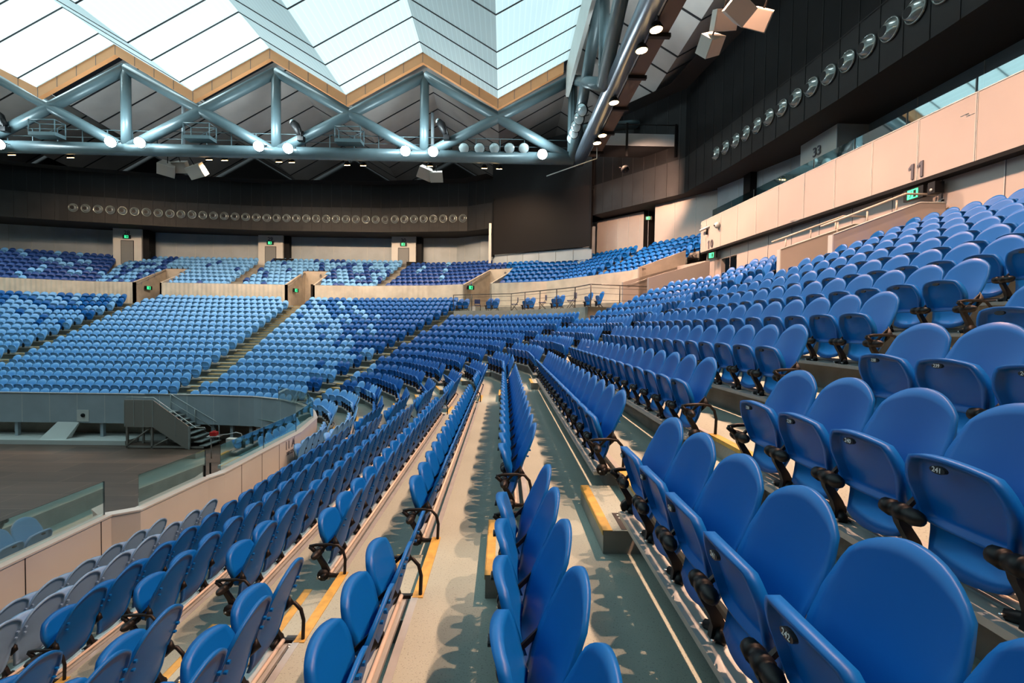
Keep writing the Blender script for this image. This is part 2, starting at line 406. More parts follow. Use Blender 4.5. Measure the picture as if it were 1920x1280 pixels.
def armloop(b, sx):
    b.tube([(sx, -.28, .27), (sx, -.22, .285), (sx, -.08, .29), (sx, -.01, .28), (sx, .035, .23), (sx, .055, .15), (sx, .05, .0), (sx, .05, -.03)], [.016, .015, .014, .014, .014, .014, .014, .013], BLACK, 8)
    b.tube([(sx, -.28, .27), (sx, -.21, .205)], .02, BLACK, 8)
    b.tube([(sx-.02, -.15, .0), (sx+.02, -.15, .0)], .055, BLACK, 10)
    b.box(sx-.016, sx+.016, -.16, .05, -.02, .005, BLACK)
    return b

# ------------------------------------------------------------------ seat placement
def along(n, s, e):
    P = pl(n, s, e); L = [(b-a).length for a, b in zip(P, P[1:])]
    return P, L
def seats_on(n, s, e, fromend=False):
    """centres and facet angle for a run of seats between two aisle edges"""
    P, L = along(n, s, e); fs = list(range(s[0], e[0]+1)); tot = sum(L); k = int((tot+.06)/PITCH); out = []
    off = (tot-k*PITCH) if fromend else 0
    for i in range(k):
        d = off+(i+.5)*PITCH; j = 0
        while j < len(L)-1 and d > L[j]: d -= L[j]; j += 1
        a, b = P[j], P[j+1]; p = a+(b-a).normalized()*d
        out.append((p, FAC[fs[j]][0]))
    return out, k
VOM = {5: [], }
def in_vom(p, n):
    for f, u0, u1, n0 in ((5, 27.3, 29.5, 15.5), (5, 15.2, 17.5, 15.5), (3, 17.9, 20.3, 15.5), (1, 19.2, 21.6, 15.0), (0, 11.7, 14.3, 14.4)):
        if n >= n0 and u0 < p.dot(tau(f)) < u1 and abs(p.dot(nrm(f))-(FAC[f][1]+TT*n)) < .3 and (n < 21 or f < 2): return True
    return False
SEATS = []   # (p, ztread, angle, kind, meta)
R = random.Random(3)
for bi, (s, e) in enumerate(BL):
    for n in range(0, 19):
        if n > 16 and bi > 2: continue
        if bi == 3 and n >= 13: continue
        if bi == 1 and n < 2: e2 = (0, 8.35)
        else: e2 = e
        fromend = bi in (0,) 
        lst, k = seats_on(n, s, e2, fromend)
        for i, (p, ang) in enumerate(lst):
            if in_vom(p, n): continue
            if n > 16 and bi == 2 and p.y > 18.6 + (n-16)*-0.0: continue
            if bi == 6 and p.x < -48: continue
            # colour
            c = 0
            if bi in (0, 1): c = 1 if n < 2 else 0
            elif bi == 2: c = 1 if n < 2 else 0
            elif bi == 3:
                fr = i/max(1, k)
                if n < 2: c = 1
                elif n == 2: c = 0 if R.random() < .45 else 1
                elif n == 3: c = 1 if fr > .75 and R.random() < .6 else 0
                else: c = 1 if (i > k-2 and n < 5) else 0
            elif bi == 4:
                fr = (i+.5)/k; g = n/16
                pd = max(0, min(1, (g*1.35+.18-fr*1.25)*1.25)) if n > 1 else 0
                if n < 8: pd *= 1 if fr < .35 else .25
                c = 0 if R.random() < pd else 1
            elif bi == 5: c = 1
            elif bi == 6: c = 0 if (n > 9 and R.random() < .18+.05*(n-9)) or (n > 6 and R.random() < .06) else 1
            ordn = (k-i) if bi == 0 else (i+1)
            SEATS.append((p, tread(n), ang, c, (bi, n, ordn, k)))
# upper tier behind the fluted wall
UA = [(6, 12.2, 13.2), (5, 21.6, 22.6), (4, 19.4, 20.4), (2, 22.2, 23.1)]
US = (1, 21.6)
UBL = [(US, (2, 22.2)), ((2, 23.1), (4, 19.4)), ((4, 20.4), (5, 21.6)), ((5, 22.6), (6, 12.2)), ((6, 13.2), END)]
def utop(k): return CZ+3.42+.37*k
def un(k): return 17.5+.82*k
for bi, (s, e) in enumerate(UBL):
    for k in range(8):
        if bi <= 1 and k > 6: continue
        lst, kk = seats_on(un(k), s, e)
        for i, (p, ang) in enumerate(lst):
            n = un(k)
            if in_vom(p, n) or p.x < -52: continue
            c = 2 if bi > 0 else 0
            if bi == 1 and p.x > 0: c = 0
            elif bi == 1: c = 2 if R.random() > (.08 if p.x < -4 else 0) else 1
            if bi == 2: c = 1 if R.random() < (.62 if p.x > -16 else .93) else 2
            if bi == 3: c = 1 if R.random() < (.93 if p.x > -29 else .55) else 2
            if bi == 4: c = 1 if R.random() < .20 else 2
            SEATS.append((p, utop(k)-.73, ang, c, (10+bi, k, i+1, kk)))

vis = []
for sdat in SEATS:
    p, z, ang, c, meta = sdat
    x, y, w = proj(p.x, p.y, z+.4)
    m_ = 420/max(w, .3)
    if w > .3 and -m_ < x < 1920+m_ and -m_ < y < 1280+m_:
        vis.append((w, sdat))
vis.sort(key=lambda q: q[0])
NEAR = [q[1] for q in vis[:300]]; FAR = [q[1] for q in vis[300:]]
COLM = [PL_BLUE, PL_LIGHT, PL_NAVY]

# prototypes of the near seat
def proto(c):
    m = PL_PALE if c == 1 else COLM[c]
    root = empty('stadium_seat', (0, 0, -50)); root['category'] = 'seat'
    b = make_back(14, m).build('backrest'); fix(b.data); kid(b, root)
    pn = make_pan(10, m).build('seat_pan'); fix(pn.data); kid(pn, root)
    pl_ = MB(); K = 14
    cy, cz = -.270, .462
    pl_.add([(.034*math.cos(2*math.pi*i/K), cy-.004+.10*(0), cz+.0155*math.sin(2*math.pi*i/K)) for i in range(K)]+[(.034*math.cos(2*math.pi*i/K), cy+.012, cz+.0155*math.sin(2*math.pi*i/K)) for i in range(K)],
            [tuple(range(K-1, -1, -1))]+[(i, (i+1) % K, K+(i+1) % K, K+i) for i in range(K)], PLATE)
    kid(pl_.build('number_plate'), pn)
    kid(sleeve(MB(), -.242).build('pivot_sleeve'), root)
    bb = bracket(MB(), -.242); leaf(bb, -.242); kid(bb.build('bracket'), root)
    e = sleeve(MB(), .242, 10).build('pivot_sleeve'); e2 = bracket(MB(), .242); leaf(e2, .242); e2 = e2.build('bracket')
    a1 = armloop(MB(), .262).build('armrest'); a2 = armloop(MB(), -.262).build('armrest')
    return root, (e, e2, a1, a2)
PROTO = {c: proto(c) for c in (0, 1)}
used = set()
BN = ['before the near aisle', 'past the near aisle', 'past the second aisle', 'past the corner aisle', 'past the gangway nine aisle']
CN = ['blue', 'pale blue', 'navy']
for p, z, ang, c, (bi, n, od, k) in NEAR:
    c = min(c, 1)
    r, ex = PROTO[c]
    o = copy_tree(r)
    o.location = (p.x, p.y, z); o.rotation_euler = (0, 0, -math.radians(ang))
    o['label'] = f'{CN[c]} tip-up seat, {ORD[od]} {BN[bi]}, in the {ORD[n+1]} row from the court'
    o['category'] = 'seat'; o['group'] = 'tip-up seats of the lower bowl'
    # local +x points back towards the camera end of the row
    ends = []
    if (bi > 0 and od == 1): ends = ['pos']
    if (bi == 0 and od == 1) or (bi > 0 and od == k): ends = ['neg']
    if 'pos' in ends:
        for q in (0, 1, 2): a = ex[q].copy(); COL.objects.link(a); a.parent = o
    if 'neg' in ends:
        a = ex[3].copy(); COL.objects.link(a); a.parent = o
    if bi == 0 and n in (6, 7, 8, 9, 10) and 0 < p.y:
        pan = [q for q in o.children if q.name.startswith('seat_pan')][0]
        plate = [q for q in pan.children][0]
        q = bpy.data.objects.new('seat_number', textmesh(str(237+od), .028, .0006, WTXT)); COL.objects.link(q); q.parent = plate
        q.location = (0, -.2755, .462); q.rotation_euler = (math.radians(90), 0, 0)
for c in PROTO:
    r, ex = PROTO[c]
    def rm(o):
        for ch in CHILD.get(o.name, ()): rm(ch)
        bpy.data.objects.remove(o)
    rm(r)
    for o in ex: bpy.data.objects.remove(o)

# the far seats, past the first three hundred
far = MB()
def lowseat(c, lod):
    b = MB(); Nn = 6 if lod == 0 else 4
    m = COLM[c]; shell(b, backP, Nn, (0, 1, 0), .02, .9, .008, m); nb = len(b.f)
    me = make_pan(4 if lod == 0 else 3, m)
    o = len(b.v); b.v += me.v; b.f += [tuple(o+i for i in f) for f in me.f]; b.m += me.m; b.sm += me.sm
    if lod == 0:
        b.tube([(-.33, -.205, .205), (-.17, -.205, .205)], .037, BLACK, 6)
    b.box(-.262, -.222, -.21, -.10, -.03, .20, BLACK)
    b.hexa([(-.258, -.20, .18), (-.226, -.20, .18), (-.226, -.18, .22), (-.258, -.18, .22), (-.256, -.02, .30), (-.228, -.02, .30), (-.228, -.04, .36), (-.256, -.04, .36)], BLACK)
    tmp = bpy.data.meshes.new('t'); tmp.from_pydata(b.v, [], b.f); tmp.polygons.foreach_set('material_index', b.m); fix(tmp)
    v = [x.co.copy() for x in tmp.vertices]; f = [tuple(q.vertices) for q in tmp.polygons]; mi = [q.material_index for q in tmp.polygons]
    bpy.data.meshes.remove(tmp)
    return v, f, [b.mats[i] for i in mi], b.sm
LS = {(c, l): lowseat(c, l) for c in (0, 1, 2) for l in (0, 1)}
def put(far, p, z, ang, c, lod):
    v, f, mm, sm = LS[(c, lod)]; a = -math.radians(ang); ca, sa = math.cos(a), math.sin(a); o = len(far.v)
    far.v += [(p.x+q.x*ca-q.y*sa, p.y+q.x*sa+q.y*ca, z+q.z) for q in v]
    far.f += [tuple(o+i for i in q) for q in f]; ids = {m: far.mi(m) for m in set(mm)}
    far.m += [ids[m] for m in mm]; far.sm += sm
for p, z, ang, c, meta in FAR:
    put(far, p, z, ang, c, 0 if p.length < 24 else 1)
fo = far.build('distant_seats')
tag(fo, 'rows of distant blue and pale blue tip-up seats filling the stands', 'seats', None, 'stuff')
print('SEATS', len(SEATS), 'vis', len(vis), 'far verts', len(far.v))

# seat rails along every run
def rail_path(n, s, e, off): return pl(n+off/TT, s, e)
for bi, (s, e) in enumerate(BL):
    for n in range(0, 19):
        if n > 16 and bi > 2: continue
        if bi == 3 and n >= 13: continue
        e2 = (0, 8.35) if bi == 1 and n < 2 else e
        s2 = s
        if n > 14 and bi == 1: e2 = (0, 11.4)
        if n > 14 and bi == 2: s2 = (0, 14.6); e2 = (1, 18.3)
        zt = tread(n); b = MB()
        b.slab(rail_path(n, s2, e2, -.225), rail_path(n, s2, e2, -.10), zt-.062, zt-.028, RAILM)
        b.slab(rail_path(n, s2, e2, -.10), rail_path(n, s2, e2, -.05), zt-.045, zt-.018, RAILM)
        b.slab(rail_path(n, s2, e2, -.012), rail_path(n, s2, e2, .04), zt-.03, zt+.004, RAILM)
        vz = any(-30 < proj(q[0], q[1], zt)[0] < 1950 for q in rail_path(n, s2, e2, 0))
        if not vz and bi != 0: continue
        o = b.build('seat_rail')
        tag(o, f'galvanised seat rail of the {ORD[n+1]} row {BN[bi] if bi < 5 else ("of section seven" if bi == 5 else "of the far left section")}', 'rail', 'galvanised seat rails')
        if bi < 3:
            b = MB(); pts = [(q[0], q[1], zt+.006) for q in rail_path(n, s2, e2, -.088)]; b.tube(pts, .016, PIPE, 8)
            b.build('pipe', o)

# ------------------------------------------------------------------ court and its wall
b = MB(); b.add([(-60, -12, 0), (-5.0, -12, 0), (-5.0, 26, 0), (-60, 26, 0)], [(0, 1, 2, 3)], COURT); struct(b, 'floor', 'dark brown boarded court floor')
RZ = CZ-3.45
RIM = [(-7.05, -3), (-7.05, 8.5), (-6.72, 8.75), (-6.62, 10.5), (-6.50, 10.9), (-6.55, 15.1), (-6.95, 17.4), (-7.45, 18.5), (-8.0, 19.5), (-8.95, 20.65), (-10.2, 21.6), (-11.6, 22.25), (-14, 22.55), (-24, 22.6), (-32, 22.4), (-45, 18)]
def offs(P, d):
    out = []
    for i, p in enumerate(P):
        a = Vector(P[max(i-1, 0)]); c = Vector(P[min(i+1, len(P)-1)]); q = Vector(p)
        t1 = (q-a).normalized() if i > 0 else (c-q).normalized(); t2 = (c-q).normalized() if i < len(P)-1 else t1
        n = Vector((t1.y, -t1.x))+Vector((t2.y, -t2.x)); n.normalize(); k = 1/max(.5, n.dot(Vector((t1.y, -t1.x))))
        out.append(q+n*d*k)
    return out   # positive d: outward, to the stand side
b = MB(); N1 = 6
b.slab(offs(RIM[:N1+4], 0), offs(RIM[:N1+4], .16), CZ-4.5, RZ, WHITEP)
b.slab(offs(RIM[:N1+4], -.02), offs(RIM[:N1+4], .18), RZ, RZ+.03, WHITEP)
o = struct(b, 'wall_court_near', 'pale panelled court wall with a white cap beside the front row')
for q in range(0, 5):   # panel joints
    pass
jn = MB()
for y in [0.5, 2.2, 3.9, 5.4, 6.9, 8.2]: jn.box(-6.893, -6.882, y, y+.010, CZ-4.45, RZ, SEAM)
for y in [9.0, 10.4, 11.6, 12.6, 13.6, 14.6]:
    xo = -6.34-.05*(y-10.9)/4.2
    if y > 10.9: jn.box(xo-.01, xo+.006, y, y+.010, CZ-4.45, RZ, SEAM)
jn.build('panel_joint', o)
b = MB(); FRM = RIM[9:]
b.slab(offs(FRM, 0), offs(FRM, .10), CZ-4.82, RZ, WALLG); b.slab(offs(FRM, -.03), offs(FRM, .14), RZ, RZ+.035, RAILM)
o = struct(b, 'wall_court_far', 'grey panelled court wall below the far seats')
b = MB(); acc = 0
for a, c in zip(FRM, FRM[1:]):
    a = Vector(a); c = Vector(c); L = (c-a).length; d = (c-a)/L; k = 0
    while acc < L:
        p = a+d*acc; nn = Vector((d.y, -d.x)); q = p-nn*.006
        b.hexa([(q.x, q.y, CZ-4.8), ((q+d*.02).x, (q+d*.02).y, CZ-4.8), ((p+d*.02).x, (p+d*.02).y, CZ-4.8), (p.x, p.y, CZ-4.8),
                (q.x, q.y, RZ), ((q+d*.02).x, (q+d*.02).y, RZ), ((p+d*.02).x, (p+d*.02).y, RZ), (p.x, p.y, RZ)], WHITEP); acc += 1.28
    acc -= L
b.build('panel_joint', o)
b = MB(); b.ribbon(offs(FRM, .9), 0, offs(FRM, .9), RZ-.5, CONC); b.slab(offs(FRM[3:], .2), offs(FRM[3:], .9), 0, .22, WHITEP)
b.ribbon(offs(FRM, .05), CZ-4.8, offs(FRM, .95), CZ-4.8, VOID)
struct(b, 'wall_court_recess', 'grey recessed wall under the court rim')
b = MB()
for i, (a, c) in enumerate(zip(FRM[:4], FRM[1:5])):
    for k in (.1, .5, .9):
        q = Vector(a)+(Vector(c)-Vector(a))*k; b.box(q.x-.07, q.x+.07, q.y+.15, q.y+.3, 0, CZ-4.8, WALLG)
struct(b, 'trim_1', 'grey posts in the recess under the court rim')

# glass balustrade panels on the court wall, one thing per pane
pn = 0
def pane(a, c, z0, z1, name, label, cat, grp, m=GLASS, post=True):
    a = Vector(a); c = Vector(c); d = (c-a).normalized(); n = Vector((d.y, -d.x))*.006; b = MB()
    P = [a-n, c-n, c+n, a+n]
    b.hexa([(q.x, q.y, z0) for q in P]+[(q.x, q.y, z1) for q in P], m); o = b.build(name); tag(o, label, cat, grp)
    b = MB(); e = Vector((d.x, d.y))*.012
    P = [c-n*1.6-e, c-n*1.6+e, c+n*1.6+e, c+n*1.6-e]
    b.hexa([(q.x, q.y, z0) for q in P]+[(q.x, q.y, z1+.004) for q in P], DGLASS); b.build('edge_joint', o)
    return o
GP = []
near_l = offs(RIM, .03)
segs = [((-7.0, 0.8), (-7.0, 3.4)), ((-7.0, 3.45), (-7.0, 6.0)), ((-7.0, 6.05), (-7.0, 8.4)), ((-6.70, 8.8), (-6.60, 10.6)), ((-6.50, 11.0), (-6.52, 13.0)), ((-6.52, 13.05), (-6.55, 15.1)), ((-6.56, 15.15), (-6.93, 17.4)), ((-6.95, 17.45), (-7.95, 19.45)), ((-8.0, 19.5), (-10.1, 21.5))]
GL = ['lowest at the left edge of the picture', 'second from the left edge', 'just before the wall jogs', 'on the jogged wall section', 'after the white pillar', 'in front of the 11 A sign', 'where the wall starts to curve', 'on the tight curve of the corner', 'at the far end of the curve']
for i, (a, c) in enumerate(segs):
    pane(a, c, RZ+.03, RZ+.62, 'glass_panel', 'frameless glass panel on the near court wall, '+GL[i], 'glass panel', 'glass panels on the court wall', GLASS if i < 4 or i > 6 else GLASST)
b = MB(); b.hexa([(-6.72, 8.42, CZ-4.4), (-6.36, 8.42, CZ-4.4), (-6.30, 8.9, CZ-4.4), (-6.7, 8.9, CZ-4.4), (-6.72, 8.42, RZ), (-6.36, 8.42, RZ), (-6.30, 8.9, RZ), (-6.7, 8.9, RZ)], WHITEP)
text('sign_number', '11 A', (-6.375, 14.3, RZ-.18), .34, (1, 0, 0), SIGNG, bpy.data.objects['wall_court_near'], .004)
text('sign_seats', '307-325', (-6.375, 14.3, RZ-.42), .15, (1, 0, 0), SIGNG, bpy.data.objects['wall_court_near'], .004)

b = MB(); b.slab([(-6.98, 11.7), (-6.98, 15.1), (-7.35, 17.2)], [(-6.52, 11.7), (-6.56, 15.1), (-6.95, 17.3)], RZ-.14, RZ-.06, WHITEP)
for y in (11.8, 11.95): b.box(-6.9, -6.8, y, y+.06, RZ-.4, RZ-.14, DARK)
struct(b, 'trim_2', 'white ledge outside the near court wall')
b = MB()
for y in (10.55, 10.75): b.box(-6.60, -6.57, y, y+.02, RZ+.03, RZ+.28, DARK)
tag(b.build('gate_bracket'), 'pair of short dark posts on the white wall pillar at the jog', 'post')

# movable stair unit on the court, below the aisle
X0, X1, X2 = -16.85, -15.6, -14.0; Y0, Y1 = 21.35, 22.5; ZP = CZ-3.52
st = empty('access_stairs', (-15.5, 21.9, 0)); tag(st, 'steel stair unit with perforated side panel and handrails below the aisle', 'stairs')
def kidb(b, name, root): 
    o = b.build(name); o.parent = root; o.matrix_parent_inverse = Matrix.Translation(-root.location) if root.rotation_euler.z == 0 else root.matrix_basis.inverted(); return o
def plate(b, P, y0, y1, m):  # extrude an x,z outline along y
    n = len(P); b.add([(x, y0, z) for x, z in P]+[(x, y1, z) for x, z in P], [tuple(range(n)), tuple(range(2*n-1, n-1, -1))]+[((i+1) % n, i, n+i, n+(i+1) % n) for i in range(n)], m)
for yy, nm in ((Y0, 'side_panel'),):
    b = MB(); plate(b, [(X0, CZ-4.72), (X1, CZ-4.72), (X2-.15, .02), (X2, .02), (X2, 1.02), (X1, ZP+.02), (X0, ZP+.02)], yy, yy+.04, MESHM)
    for x in (X0, X0+.42, X0+.84, X1): b.box(x-.015, x+.015, yy-.01, yy, CZ-4.7, ZP, RAILM)
    b.box(X2-.03, X2+.03, yy-.02, yy+.05, 0, 1.04, RAILM)
    b.box(X2-.62, X2-.6, yy-.01, yy, .55, 1.5, RAILM)
    kidb(b, nm, st)
NS = 9
for i in range(NS):
    z = ZP-.62-(i)*(ZP-.62)/NS; x = X1+.1+i*(X2+.55-X1)/NS
    b = MB(); b.box(x, x+.34, Y0+.06, Y1, z-.04, z, RAILM); kidb(b, 'step', st)
b = MB(); b.box(X0, X1+.1, Y0+.05, Y1, ZP-.66, ZP-.6, RAILM); kidb(b, 'landing', st)
b = MB()
for x, y in ((X0+.05, Y0+.1), (X1-.1, Y0+.1), (X0+.05, Y1-.1), (X1-.1, Y1-.1), (X1+.9, Y1-.1)): b.box(x-.04, x+.04, y-.04, y+.04, 0, CZ-4.7, MESHM)
b.tube([(X0, Y0+.1, .1), (X1-.1, Y0+.1, 1.0)], .035, MESHM, 6); b.tube([(X1-.1, Y0+.1, .08), (X1+.7, Y0+.1, .5)], .035, MESHM, 6)
b.box(X0, X2+.6, Y0+.06, Y0+.12, .04, .12, MESHM); b.box(X0, X2+.6, Y1-.12, Y1-.06, .04, .12, MESHM)
kidb(b, 'frame', st)
for yy, dx in ((Y0+.06, 0), (Y1, .35)):
    b = MB(); Q = [(X0+.05, yy, ZP+.12), (X1, yy, ZP+.12), (X2+.25+dx, yy, .98), (X2+.65+dx, yy, .98), (X2+.67+dx, yy, .9)]
    b.tube(Q, .022, RAILM, 8)
    if dx:
        for dz in (-.35, -.75): b.tube([(X1, yy, ZP+.12+dz), (X2+.15+dx, yy, 1.0+dz)], .015, RAILM, 6)
        for k in (.0, .5, 1): x = X1+(X2+.3+dx-X1)*k; b.tube([(x, yy, 0+(1-k)*1.5), (x, yy, ZP+.12+(.98-ZP-.12)*k)], .022, RAILM, 6)
    kidb(b, 'handrail', st)
o = empty('railing_stand', (-11.9, 20, 0)); tag(o, 'thin curved grey rail stand with a small tray on the court', 'stand')
b = MB(); b.tube([(-11.95, 20, .97), (-11.5, 20, 1.02), (-11.15, 20, 1.1), (-10.95, 20, 1.05), (-10.9, 20, .8), (-10.9, 20, 0)], .022, RAILM, 8); kidb(b, 'rail', o)
b = MB(); b.box(-12.3, -11.8, 19.85, 20.15, .93, .96, WHITEP); b.tube([(-12.2, 20, 0), (-12.2, 20, .95)], .02, RAILM, 6); kidb(b, 'tray', o)
b = MB(); b.box(-12.2, -11.95, 19.88, 20.1, .962, 1.12, RED); b.tube([(-12.07, 20, 1.12), (-12.07, 20, 1.16)], .07, RED, 8)
tag(b.build('red_box'), 'small red box on the tray at the end of the rail', 'box')
b = MB(); plate(b, [(-12.0, 0), (-10.9, 0), (-11.0, .35), (-11.3, .62), (-12.0, .66)], 20.7, 21.0, WHITEP); tag(b.build('white_cabinet'), 'low white cabinet behind the rail stand on the court', 'cabinet')
b = MB(); b.box(-20.0, -19.45, 22.55, 22.75, .95, 1.5, WHITEP); b.tube([(-19.7, 22.5, 1.25), (-19.7, 22.56, 1.25)], .09, DARK, 8); tag(b.build('socket_box'), 'white power box fixed to the grey wall left of the stairs', 'box')
b = MB(); b.hexa([(-21.4, 22.2, .2), (-20.2, 22.2, .2), (-20.2, 22.5, .2), (-21.4, 22.5, .2), (-20.9, 22.6, .95), (-19.9, 22.6, .95), (-19.9, 22.65, .95), (-20.9, 22.65, .95)], WHITEP)
tag(b.build('ramp_panel'), 'pale board leaning on the ledge left of the stairs', 'board')
b = MB(); b.slab([(-60, 21.8), (-17.3, 21.95)], [(-60, 23.4), (-17.3, 23.4)], 0, .2, WHITEP); struct(b, 'trim_3', 'white ledge along the foot of the far court wall')

# ------------------------------------------------------------------ fluted wall, gangways and upper tier
NW = 16.6
VB = [((1, 21.5), (3, 18.0)), ((3, 20.2), (5, 15.3)), ((5, 17.4), (5, 27.4)), ((5, 29.4), END)]
WT, WB = CZ+3.11, tread(16)-.1
names = ['curved fluted concrete wall behind the railed platform', 'fluted concrete wall between gangways eight and nine', 'fluted concrete wall between gangways seven and eight', 'fluted concrete wall at the far left']
for (s, e), lb in zip(VB, names):
    b = MB(); b.slab(pl(NW, s, e), pl(NW+.25, s, e), WB-.4, WT, FLUTE); struct(b, 'wall_fluted', lb)
    b = MB()
    for k in range(8):
        n0 = un(k)-.35; a, c = pl(n0, s, e), pl(n0+.9, s, e); z = utop(k)-.73
        if k == 0: a = pl(NW+.2, s, e)
        b.ribbon(a, z, c, z, CONC)
        b.ribbon(a, z-.5, a, z, RISER)
    c2 = pl(27.5, s, e); b.ribbon(c, z, c2, z, CONC)
    struct(b, 'floor_upper_tier', 'stepped floor of the upper tier above the '+lb[:30])
def vomitory(f, u0, u1, n0, n1, zt0, zt1, zf, num, label, wallm=CONC, green=None):
    a = -math.radians(FAC[f][0]); c = fpt(f, (u0+u1)/2, n0); w = (u1-u0)/2; D = (n1-n0)*TT
    v = empty('gangway', (c.x, c.y, zf), a); tag(v, label, 'gangway', None, 'structure')
    def kb(b, nm): o = b.build(nm); o.parent = v; return o
    h0, h1 = zt0-zf, zt1-zf
    for sx in (-1, 1):
        x0, x1 = (sx*w, sx*(w+.14)) if sx > 0 else (sx*(w+.14), sx*w); b = MB()
        b.hexa([(x0, 0, -.4), (x1, 0, -.4), (x1, D, -.4), (x0, D, -.4), (x0, 0, h0), (x1, 0, h0), (x1, D, h1), (x0, D, h1)], wallm)
        o = kb(b, 'side_wall')
        b = MB(); b.tube([(sx*(w-.07), .2, h0-.15), (sx*(w-.07), D-.2, h1-.15)], .02, MESHM, 6); kb(b, 'handrail')
    b = MB(); hh = min(2.05, h1-.55)
    b.box(-w, -w*.55, D-.15, D, 0, h1, wallm); b.box(w*.75, w, D-.15, D, 0, h1, wallm); b.box(-w*.55, w*.75, D-.15, D, hh, h1, wallm); kb(b, 'end_wall')
    b = MB(); b.box(-w*.55, w*.75, D-.02, D+.02, 0, hh, VOID); kb(b, 'doorway')
    b = MB(); b.box(-w, w, -.1, D, -.06, 0, CONC); kb(b, 'floor_slab')
    if num:
        q = text('gangway_number', num, (0, 0, 0), .42, (0, -1, 0), SIGNG, None, .01); q.parent = v; q.location = (w*.3, D-.17, h1-.42)
    return v
V7 = vomitory(5, 27.4, 29.4, NW, 20.8, WT, CZ+4.6, tread(16), '7', 'concrete gangway seven cut through the upper tier')
V8 = vomitory(5, 15.3, 17.4, NW, 20.8, WT, CZ+4.6, tread(16), '8', 'concrete gangway eight cut through the upper tier')
V9 = vomitory(3, 18.0, 20.2, NW, 20.8, WT, CZ+4.6, tread(16), '9', 'concrete gangway nine at the left end of the platform')
V10 = vomitory(1, 19.3, 21.5, 15.4, 19.1, CZ+2.35, CZ+3.3, CZ+.9, None, 'beige gangway ten between the curved wall and the side stand', BEIGE)
b = MB(); P1 = [fpt(1, 21.5, 16.4), fpt(1, 21.5, 19.5), fpt(1, 21.62, 19.5), fpt(1, 21.62, 16.4)]
b.hexa([(p.x, p.y, WB) for p in P1]+[(P1[0].x, P1[0].y, WT+.02), (P1[1].x, P1[1].y, CZ+4.15), (P1[2].x, P1[2].y, CZ+4.15), (P1[3].x, P1[3].y, WT+.02)], CONC)
struct(b, 'wall_gangway_ten', 'raw concrete side wall rising right of the fluted wall')
def exit_sign(loc, face, label, s=1.0):
    f = Vector(face).normalized(); o = empty('exit_sign', loc, math.atan2(f.y, f.x)+math.pi/2); tag(o, label, 'exit sign', 'green running man exit signs')
    b = MB(); b.box(-.30*s, .30*s, -.10, 0, -.15*s, .15*s, BLACK); b.build('housing', o)
    b = MB(); b.box(-.17*s, .15*s, -.108, -.10, -.12*s, .12*s, GREEN); b.build('lit_panel', o)
    b = MB(); k = s   # white-out running figure and door as dark marks on the green
    b.box(.02*k, .10*k, -.112, -.108, -.09*k, .09*k, BLACK)
    b.add([(-.10*k, -.112, -.08*k), (-.075*k, -.112, -.08*k), (-.02*k, -.112, .01*k), (-.04*k, -.112, .05*k), (-.07*k, -.112, .04*k), (-.05*k, -.112, .0)], [(0, 1, 2, 3, 4, 5)], BLACK)
    b.box(-.05*k, -.03*k, -.112, -.108, .06*k, .085*k, BLACK); b.build('running_figure', o)
    return o
def fp3(f, u, n, z): p = fpt(f, u, n); return (p.x, p.y, z)
exit_sign((-29.25, 39.6, CZ+2.75), (1, -.2, 0), 'green exit sign inside gangway seven')
exit_sign((-17.25, 39.6, CZ+2.75), (1, -.2, 0), 'green exit sign inside gangway eight')
p = fpt(3, 20.05, 17.2); exit_sign((p.x, p.y, CZ+2.9), (.6, -.8, 0), 'green exit sign on the tan wall of gangway nine')

# platform with rail and movable seats
PS, PE = (3, 18.0), (1, 20.9)
PS = (3, 18.85)
ZPL = CZ+1.02
b = MB(); b.slab(pl(12.75, PE, PE)[:1]+pl(12.75, (1, 20.6), (3, 18.7))[0:], pl(16.6, PE, PE)[:1]+pl(16.6, (1, 20.6), (3, 18.7))[0:], tread(12)-.2, ZPL, CONC)
struct(b, 'floor_platform', 'flat concrete platform in front of the curved fluted wall')
rl = empty('platform_railing', fp3(3, 18.7, 12.85, ZPL)); tag(rl, 'dark steel railing with thin bars along the platform edge', 'railing')
RP = pl(12.85, (1, 20.5), (3, 18.8)); RP = [fpt(1, 20.5, 16.3)]+RP
def rail_run(P, z, h, root, bars=(.3, .6, .85)):
    out = []
    for hh, r in [(h, .028)]+[(h*q, .011) for q in bars]:
        b = MB(); b.tube([(p.x, p.y, z+hh) for p in P], r, DSTEEL, 6); kidb(b, 'rail' if r > .02 else 'wire', root)
    for a, c in zip(P, P[1:]):
        L = (c-a).length; k = max(1, round(L/1.75))
        for i in range(k):
            q = a+(c-a)*(i/k); b = MB(); b.tube([(q.x, q.y, z), (q.x, q.y, z+h)], .03, DSTEEL, 6); kidb(b, 'post', root)
    q = P[-1]; b = MB(); b.tube([(q.x, q.y, z), (q.x, q.y, z+h)], .03, DSTEEL, 6); kidb(b, 'post', root)
rail_run(RP, ZPL, 1.05, rl)
